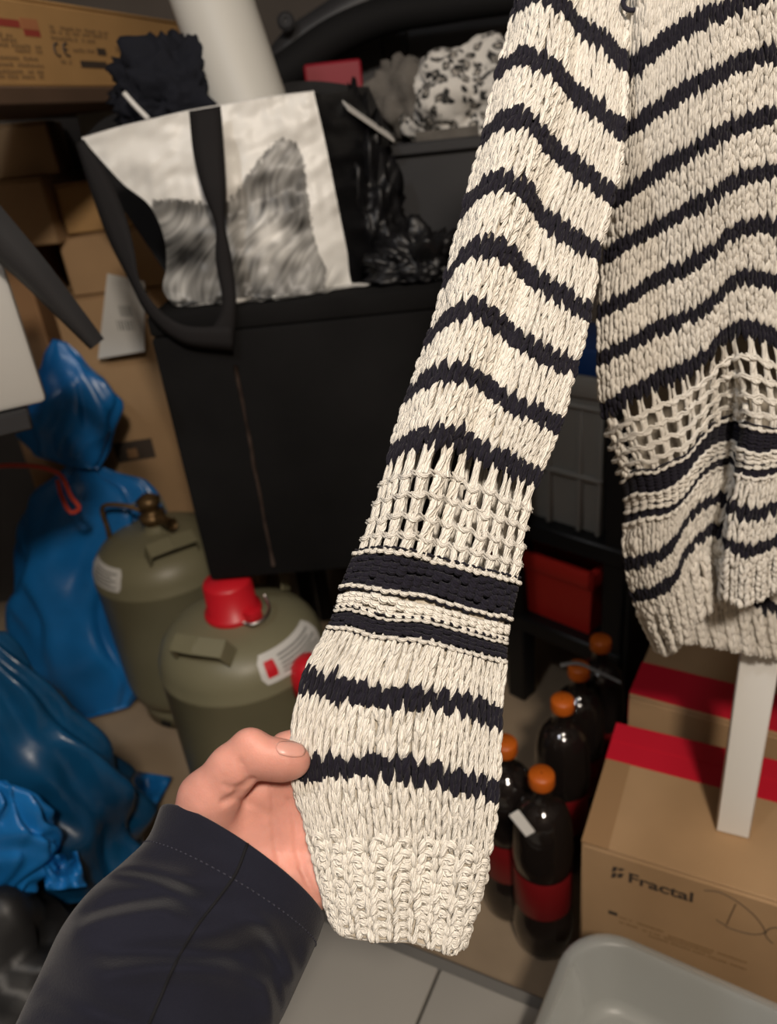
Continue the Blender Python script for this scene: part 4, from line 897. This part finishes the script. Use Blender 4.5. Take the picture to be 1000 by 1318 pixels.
Y = Y+.003*_nz(np.stack(np.broadcast_arrays(ss*1.5+3, rr_*.04, 0*ss), -1))
back = (ub < 0)[None, :]
Y = np.where(back, .560+.022+.030*(1-np.clip(1-ss/.14, 0, 1)**2)+0*rr_, Y)
BDY = Surf(on_y(PX, Y), -1, 1, -18, 75)
fb = -1 if (BDY.nrm(np.array([.4]), np.array([20.]))[0] @ CF) > 0 else 1
cwb = 1/NCB; colsb = np.arange(-3, NCB)*cwb+cwb*.5
seq = [(-18, -12.9, 0), (-12.9, -11.1, 1), (-11.1, -6.9, 0), (-6.9, -5.1, 1)]; cur = -5.1
for d in [0, 6, 12, 18, 24, 30, 36]:
    seq += [(cur, d-.9, 0), (d-.9, d+.9, 1)]; cur = d+.9
seq += [(55.3, 59.1, 0), (59.1, 60.9, 1), (60.9, 64.1, 0), (64.1, 65.9, 1), (65.9, 75, 0)]
panel = base_mesh(BDY, seq+[(47.2, 51, 1), (51, 53, 0), (53, 55.3, 1)], 'body_panel', sweater, 221, 0, -.95, 1, -.0020, fb)
panel['label'] = 'front of the sweater hanging at the right, slanting navy stripes'
bb = base_mesh(BDY, [(36.9, 47.2, 0)], 'back_panel', sweater, 60, 0, -.95, -.06, -.001, fb)
for a, b, sl in seq:
    K = Knit()
    if b == 75:
        K.add(stock(BDY, colsb, np.array([65.9, 66.9]), cwb, 1, fb)); K.build('cream_stripe', CREAM, panel)
        K = Knit(); rib(K, BDY, colsb, cwb, np.arange(67.9, 75, .95), fb, .8, -.22); K.build('ribbed_hem', CREAM, panel, 'ribbed cream hem'); continue
    n = int(round((b-a)/.95)); n = max(n, 2); rows = a+np.arange(n)*(b-a)/n
    K.add(stock(BDY, colsb, rows, cwb, 1, fb)); K.build('navy_stripe' if sl else 'cream_stripe', NAVY if sl else CREAM, panel)
K = Knit(); mesh_cells(K, BDY, -2/27, 1, 29, [36.8, 39.3, 41.3, 43.3, 45.3, 47.2], fb, .15, .17)
K.build('openwork_band', CREAM, panel, 'open-work cream lace band')
KN = Knit(); KC = Knit()
for q in np.arange(47.5, 50.8, .62): KN.add(bumps(BDY, colsb, q, cwb, .38, arch=.22, flip=fb))
for q in np.arange(51.5, 52.8, .62): KC.add(bumps(BDY, colsb, q, cwb, .36, arch=.25, flip=fb, jit=.05))
for q in np.arange(53.4, 55, .6): KN.add(bumps(BDY, colsb, q, cwb, .38, arch=.22, flip=fb))
for q, dn in ((47.1, -.4), (50.9, .36), (53.1, -.34), (55.2, .34)):
    KC.add(bumps(BDY, colsb, q, cwb, .30, arch=.2, flip=fb, off=.25, thick=1.4))
    KN.add(strand(BDY, -.1, 1, q+dn, .05, 30, .0008, 200, flip=fb, h=.0012))
KN.build('navy_garter_band', NAVY, panel); KC.build('cream_garter_line', CREAM, panel)
# ---- hem of the rear panel, showing below the lifted front
BK = [(0, [(866, 690), (900, 690), (950, 690), (1000, 690), (1090, 690), (1285, 690)]),
      (6, [(868, 768), (900, 768), (950, 772), (1000, 785), (1090, 800), (1285, 812)]),
      (12, [(880, 828), (896, 829), (943, 838), (1000, 847), (1090, 860), (1285, 872)])]
_rk = np.array([b[0] for b in BK], float); _pk = np.array([sm(b[1], 60) for b in BK]); RK = np.linspace(0, 12, 60)
PX = herm(_rk, _pk, RK); sx = np.linspace(0, 1, 60)[None]
RBK = Surf(on_y(PX, .588+.004*np.sin(sx*9+.5)+0*RK[:, None]), 0, 1, 0, 12)
fk = -1 if (RBK.nrm(np.array([.4]), np.array([6.]))[0] @ CF) > 0 else 1
rear = base_mesh(RBK, [(0, 5.2, 0), (5.2, 6.2, 1), (6.2, 12, 0)], 'rear_panel', sweater, 60, 0, 0, 1, -.001, fk)
NK = 42; ck = (np.arange(NK)+.5)/NK
K = Knit(); K.add(stock(RBK, ck, np.arange(0, 5.), 1/NK, 1, fk)); K.build('cream_stripe', CREAM, rear)
K = Knit(); K.add(stock(RBK, ck[10:], np.array([4.9, 5.6]), 1/NK, 1, fk)); K.build('navy_stripe', NAVY, rear)
K = Knit(); K.add(stock(RBK, ck[:10], np.array([4.9, 5.6]), 1/NK, 1, fk)); rib(K, RBK, ck, 1/NK, np.arange(6.2, 12, .9), fk, .8, -.22); K.build('ribbed_hem', CREAM, rear)
# ---- yarn loop at the shoulder seam
b = MB(); c = at_depth(vec(817, 2), .485)
th = np.linspace(0, 2*np.pi, 20, endpoint=False)
b.tube(c+np.cos(th)[:, None]*CR*.0075+np.sin(th)[:, None]*CU*.0055+np.sin(2*th)[:, None]*CF*.001, .0016, 8, closed=True)
b.build('seam_loop', NAVY_B, sweater)
# ================================================================== PERSON (left hand and jacket sleeve)
def surface_nets(F, h, org):
    S = F < 0
    nx, ny, nz = F.shape
    acc = np.zeros((nx-1, ny-1, nz-1, 3)); cnt = np.zeros((nx-1, ny-1, nz-1))
    off = [(i, j, k) for i in (0, 1) for j in (0, 1) for k in (0, 1)]
    for a in off:
        for ax in range(3):
            if a[ax]: continue
            b = list(a); b[ax] = 1
            A = F[a[0]:nx-1+a[0], a[1]:ny-1+a[1], a[2]:nz-1+a[2]]; B = F[b[0]:nx-1+b[0], b[1]:ny-1+b[1], b[2]:nz-1+b[2]]
            m = (A < 0) != (B < 0)
            t = np.where(m, A/np.where(m, A-B, 1), 0)
            for c in range(3):
                acc[..., c] += np.where(m, (a[c]+(t if c == ax else 0)), 0)
            cnt += m
    act = cnt > 0
    idx = -np.ones(cnt.shape, int); idx[act] = np.arange(act.sum())
    I = np.argwhere(act); V = (I+acc[act]/cnt[act][:, None])*h+org
    quads = []
    for ax in range(3):
        sl0 = [slice(1, -1)]*3; sl0[ax] = slice(0, -1)
        sl1 = [slice(1, -1)]*3; sl1[ax] = slice(1, None)
        A = S[tuple(sl0)]; B = S[tuple(sl1)]; ch = np.argwhere(A != B)
        flip = A[tuple(ch.T)]
        o = np.array([1, 1, 1]); o[ax] = 0
        c = ch+o
        u, v = (ax+1) % 3, (ax+2) % 3
        du = np.zeros(3, int); du[u] = 1; dv = np.zeros(3, int); dv[v] = 1
        q = np.stack([idx[tuple((c-du-dv).T)], idx[tuple((c-dv).T)], idx[tuple(c.T)], idx[tuple((c-du).T)]], 1)
        q[~flip] = q[~flip][:, ::-1]; quads.append(q)
    return V, np.concatenate(quads)
def smin(a, b, k): h = np.clip(.5+.5*(b-a)/k, 0, 1); return b*(1-h)+a*h-k*h*(1-h)
HD = .400; HPX = HD/FPX
# hand built in photo-pixel units at the hand's distance: x right, y down, z away from the viewer (1 unit = 0.41 mm)
h_ = 2.2; lo = np.array([185, 905, -62.]); hi = np.array([565, 1235, 130.])
n_ = ((hi-lo)/h_).astype(int)
GX = np.stack(np.meshgrid(*[lo[i]+h_*np.arange(n_[i]) for i in range(3)], indexing='ij'), -1).astype(np.float32)
def cone(a, b, ra, rb, sq=(1, 1, 1)):
    a = np.asarray(a, np.float32); b = np.asarray(b, np.float32); s = np.asarray(sq, np.float32)
    p = (GX-a)/s; d = (b-a)/s; t = np.clip((p@d)/(d@d), 0, 1)
    return np.linalg.norm(p-t[..., None]*d, axis=-1)-(ra+(rb-ra)*t)
def chain(pts, k=10):
    f = None
    for (a, ra), (b, rb) in zip(pts[:-1], pts[1:]):
        c = cone(a, b, ra, rb); f = c if f is None else smin(f, c, k)
    return f
# palm: metacarpals and pads
palm = chain([((262, 1090, 52), 44), ((330, 1028, 52), 30), ((378, 990, 50), 25)])
palm = smin(palm, chain([((268, 1096, 54), 44), ((352, 1058, 60), 28), ((405, 1024, 58), 24)]), 22)
palm = smin(palm, chain([((280, 1110, 54), 42), ((362, 1092, 62), 27), ((415, 1070, 60), 24)]), 22)
palm = smin(palm, chain([((288, 1122, 52), 40), ((360, 1135, 50), 32), ((412, 1120, 54), 27)]), 22)
palm = smin(palm, chain([((330, 1135, 44), 34), ((400, 1150, 42), 26)]), 18)       # heel of the hand under the little finger
# thenar and thumb
thumb = chain([((262, 1066, 34), 44), ((268, 1030, 12), 37), ((300, 990, -10), 30), ((324, 966, -18), 27.5)], 16)
dist = chain([((322, 967, -18), 28), ((340, 976, -20), 26.5), ((364, 979, -20), 25.5), ((377, 979, -19), 22.5)], 12)
thumb = smin(thumb, dist, 7)
thumb = smin(thumb, cone((322, 958, -24), (326, 962, -24), 19, 17), 8)              # knuckle
hand = smin(palm, thumb, 13)
# fingers curling behind the sleeve
fing = [[((376, 992, 50), 23), ((368, 962, 54), 19), ((402, 948, 52), 18), ((438, 968, 44), 15)],
        [((405, 1024, 58), 22), ((440, 992, 60), 19), ((478, 992, 52), 18), ((500, 1010, 45), 15)],
        [((415, 1070, 60), 21), ((462, 1046, 62), 18), ((496, 1050, 52), 17), ((512, 1068, 46), 14)],
        [((412, 1120, 56), 20), ((455, 1106, 60), 16), ((482, 1112, 52), 15), ((496, 1126, 47), 13)]]
fs = None
for f in fing:
    c = chain(f, 8); fs = c if fs is None else np.minimum(fs, c)
hand = smin(hand, fs, 6)
hand = smin(hand, cone((262, 1092, 50), (205, 1160, 48), 50, 52), 24)               # wrist inside the jacket
# creases
def front_z(x, y):                                          # depth of the skin surface seen from the front
    i = np.clip(((x-lo[0])/h_).astype(int), 0, n_[0]-2); k = np.clip(((y-lo[1])/h_).astype(int), 0, n_[1]-2)
    fx_ = ((x-lo[0])/h_-i)[..., None]; fy_ = ((y-lo[1])/h_-k)[..., None]
    col_ = (hand[i, k]*(1-fx_)+hand[i+1, k]*fx_)*(1-fy_)+(hand[i, k+1]*(1-fx_)+hand[i+1, k+1]*fx_)*fy_
    j = np.argmax(col_ < 0, -1); a0 = np.take_along_axis(col_, np.maximum(j-1, 0)[..., None], -1)[..., 0]; a1 = np.take_along_axis(col_, j[..., None], -1)[..., 0]
    return lo[2]+h_*(j-1+a0/(a0-a1+1e-9))
def groove(pts, r, depth):
    global hand
    p2 = sm(np.array(pts, float)[:, :2], 8); p2 = np.c_[p2, front_z(p2[:, 0], p2[:, 1])]
    rad = r*(.35+.65*np.sin(np.pi*np.linspace(.05, .95, 8)))
    g = chain([(p, rr*.6) for p, rr in zip(p2, rad)], 3); hand = hand+depth*np.exp(-np.clip(g, 0, None)**2/(2*r*r))*(np.abs(hand) < 14)
groove([(320, 1005, -2), (314, 993, -20), (309, 980, -38)], 2.4, 3.0)
groove([(324, 1004, 0), (310, 1015, 0), (302, 1026, 4), (288, 1032, 6)], 3.0, 5.0)
groove([(306, 1012), (296, 1014), (288, 1010)], 1.8, 1.6)
groove([(350, 1008), (353, 1034), (354, 1062), (357, 1092), (364, 1130)], 2.6, 2.6)
groove([(372, 1030), (381, 1060), (382, 1088), (393, 1128), (416, 1176)], 2.2, 2.6)
groove([(305, 1028, 10), (335, 1040, 24), (350, 1052, 30)], 2.2, 1.4)
groove([(385, 1118), (400, 1140), (414, 1160)], 1.8, 1.3)
V, Q = surface_nets(hand, h_, lo)
VW = at_depth(V[:, :2], HD+V[:, 2]*HPX)
person = thing('person', at_depth(vec(300, 1110), HD+.02), 'left hand in a navy jacket sleeve pinching the knitted cuff between thumb and fingers', 'person')
body = mesh_obj('hand', VW, Q, SKIN, person)
md = body.modifiers.new('smooth', 'SMOOTH'); md.factor = .5; md.iterations = 5
body['label'] = 'bare left hand, thumb in front of the knit, fingers behind it'
# thumbnail: curved plate lying on the back of the thumb tip
u, v = np.meshgrid(np.linspace(-1, 1, 15), np.linspace(-1, 1, 13), indexing='ij')
sx = u*np.sqrt(1-.42*v*v); sy = v*np.sqrt(1-.42*u*u)
cx, cy = 374+sx*19, 964.5+sy*9.5+sx*2.0
zz = front_z(cx, cy)-.9*(1-.75*np.maximum(u*u, v*v)**2)
mesh_nail = MB().grid(np.stack([at_depth(np.stack([cx, cy], -1), HD+zz*HPX)], 0)[0])
nail = mesh_nail.build('thumbnail', NAIL, body, label=None) if False else mesh_obj('thumbnail', np.concatenate(mesh_nail.V), mesh_nail.F, NAIL, body)
sd = nail.modifiers.new('thick', 'SOLIDIFY'); sd.thickness = .0008; sd.offset = 0
# ---- jacket sleeve: rings from cuff to elbow
LE = sm([(207, 1036), (190, 1078), (160, 1108), (112, 1150), (80, 1192), (52, 1250), (18, 1322), (-20, 1400), (-60, 1490)], 60)
RE = sm([(418, 1184), (408, 1212), (396, 1240), (384, 1266), (366, 1305), (350, 1335), (330, 1370), (300, 1420), (260, 1490)], 60)
NT = 96; th = np.linspace(0, 2*np.pi, NT, endpoint=False)
tt = np.linspace(0, 1, 60)
rows = []
nj = Noise(11)
for k, t in enumerate(tt):
    L, R = LE[k], RE[k]; m = (L+R)/2; a = (R-L)/2; wl = np.linalg.norm(a)
    ax = np.array([a[1], -a[0]])/wl; ax = ax if ax[1] < 0 else -ax
    fz = -np.sin(th)                                        # -1 towards the viewer
    bulge = 24*(1-t)**2
    c = np.cos(th)
    P = m+np.outer(c, a)+np.outer(np.clip(-fz, -1, 1)*bulge, ax)
    dz = HD+.016-.060*t+fz*(wl*HPX*.66)
    rows.append((P, dz))
P = np.array([p for p, _ in rows]); Dz = np.array([d for _, d in rows])
T2, TH = np.meshgrid(tt, th, indexing='ij')
ang = np.stack([np.cos(TH)*.7, np.sin(TH)*.7, T2*2.4], -1)
wr = nj(ang*1.1)*.5+.6*np.sin(T2*21+3*np.cos(TH*1+.7)+2*nj(ang*.5))*np.exp(-((T2-.22)/.12)**2)
wr = wr+.9*np.sin(T2*13+4.5*np.cos(TH+1.9)+1.0)*sstep(.25, .5, T2)*.6
def fold(t0, a0, t1, a1, wt, amp_):                          # one crease running from (t0, a0) to (t1, a1)
    global wr
    A_ = np.degrees((TH+np.pi) % (2*np.pi)-np.pi); f = np.clip((A_-a0)/(a1-a0+1e-9), 0, 1); d = (T2-(t0+(t1-t0)*f))/wt
    en = np.exp(-(np.clip(np.maximum(min(a0, a1)-A_, A_-max(a0, a1)), 0, None)/12)**2)
    wr = wr+amp_*(np.exp(-d**2)-.8*np.exp(-(d-1.3)**2))*en
fold(.20, 168, .17, 118, .022, -1.6); fold(.34, 150, .22, 112, .03, 1.2); fold(.17, 60, .26, 20, .03, -1.1); fold(.42, 120, .30, 70, .035, 1.0); fold(.55, 150, .62, 60, .04, .9); fold(.30, 40, .42, 10, .03, 1.0)
amp = .0052*sstep(.05, .14, T2)
Dz = Dz+wr*amp
JW = at_depth(P, Dz)
hem = JW[:1]+0
jk = MB().grid(JW, wrap_v=True).build('jacket_sleeve', JACKET, person)
sd = jk.modifiers.new('thick', 'SOLIDIFY'); sd.thickness = .0022; sd.offset = 1
sb_ = jk.modifiers.new('sub', 'SUBSURF'); sb_.levels = 1; sb_.render_levels = 1
jk['label'] = 'dark navy woven jacket sleeve'
cen = JW.mean(1, keepdims=True); out = JW-cen; out /= np.linalg.norm(out, axis=2)[..., None]
# cuff stitching and the long seam
b = MB(); k = 6
ring = JW[k]+out[k]*.0002
for j in range(0, NT, 1):
    a0, a1 = ring[j], ring[(j+1) % NT]; b.tube([a0, a0*.45+a1*.55], .00038, 5)
o = b.build('cuff_stitching', THREAD, jk); o['kind'] = 'stuff'
b = MB(); js = np.linspace(26, 22, 60)
pts = []
for k in range(0, 60):
    j = int(np.argmin(np.abs(th-(2*np.pi-math.radians(78+10*k/59)) % (2*np.pi)))); 
    pts.append(None)
seam = []
for k in range(60):
    a = math.radians(94-10*tt[k]); x = a/(2*np.pi)*NT; j = int(x); f = x-j
    seam.append(JW[k][j % NT]*(1-f)+JW[k][(j+1) % NT]*f+out[k][j % NT]*.0004)
b.tube(np.array(seam)-out[:, 22]*.0003, .0008, 6); b.build('sleeve_seam', SEAM, jk)
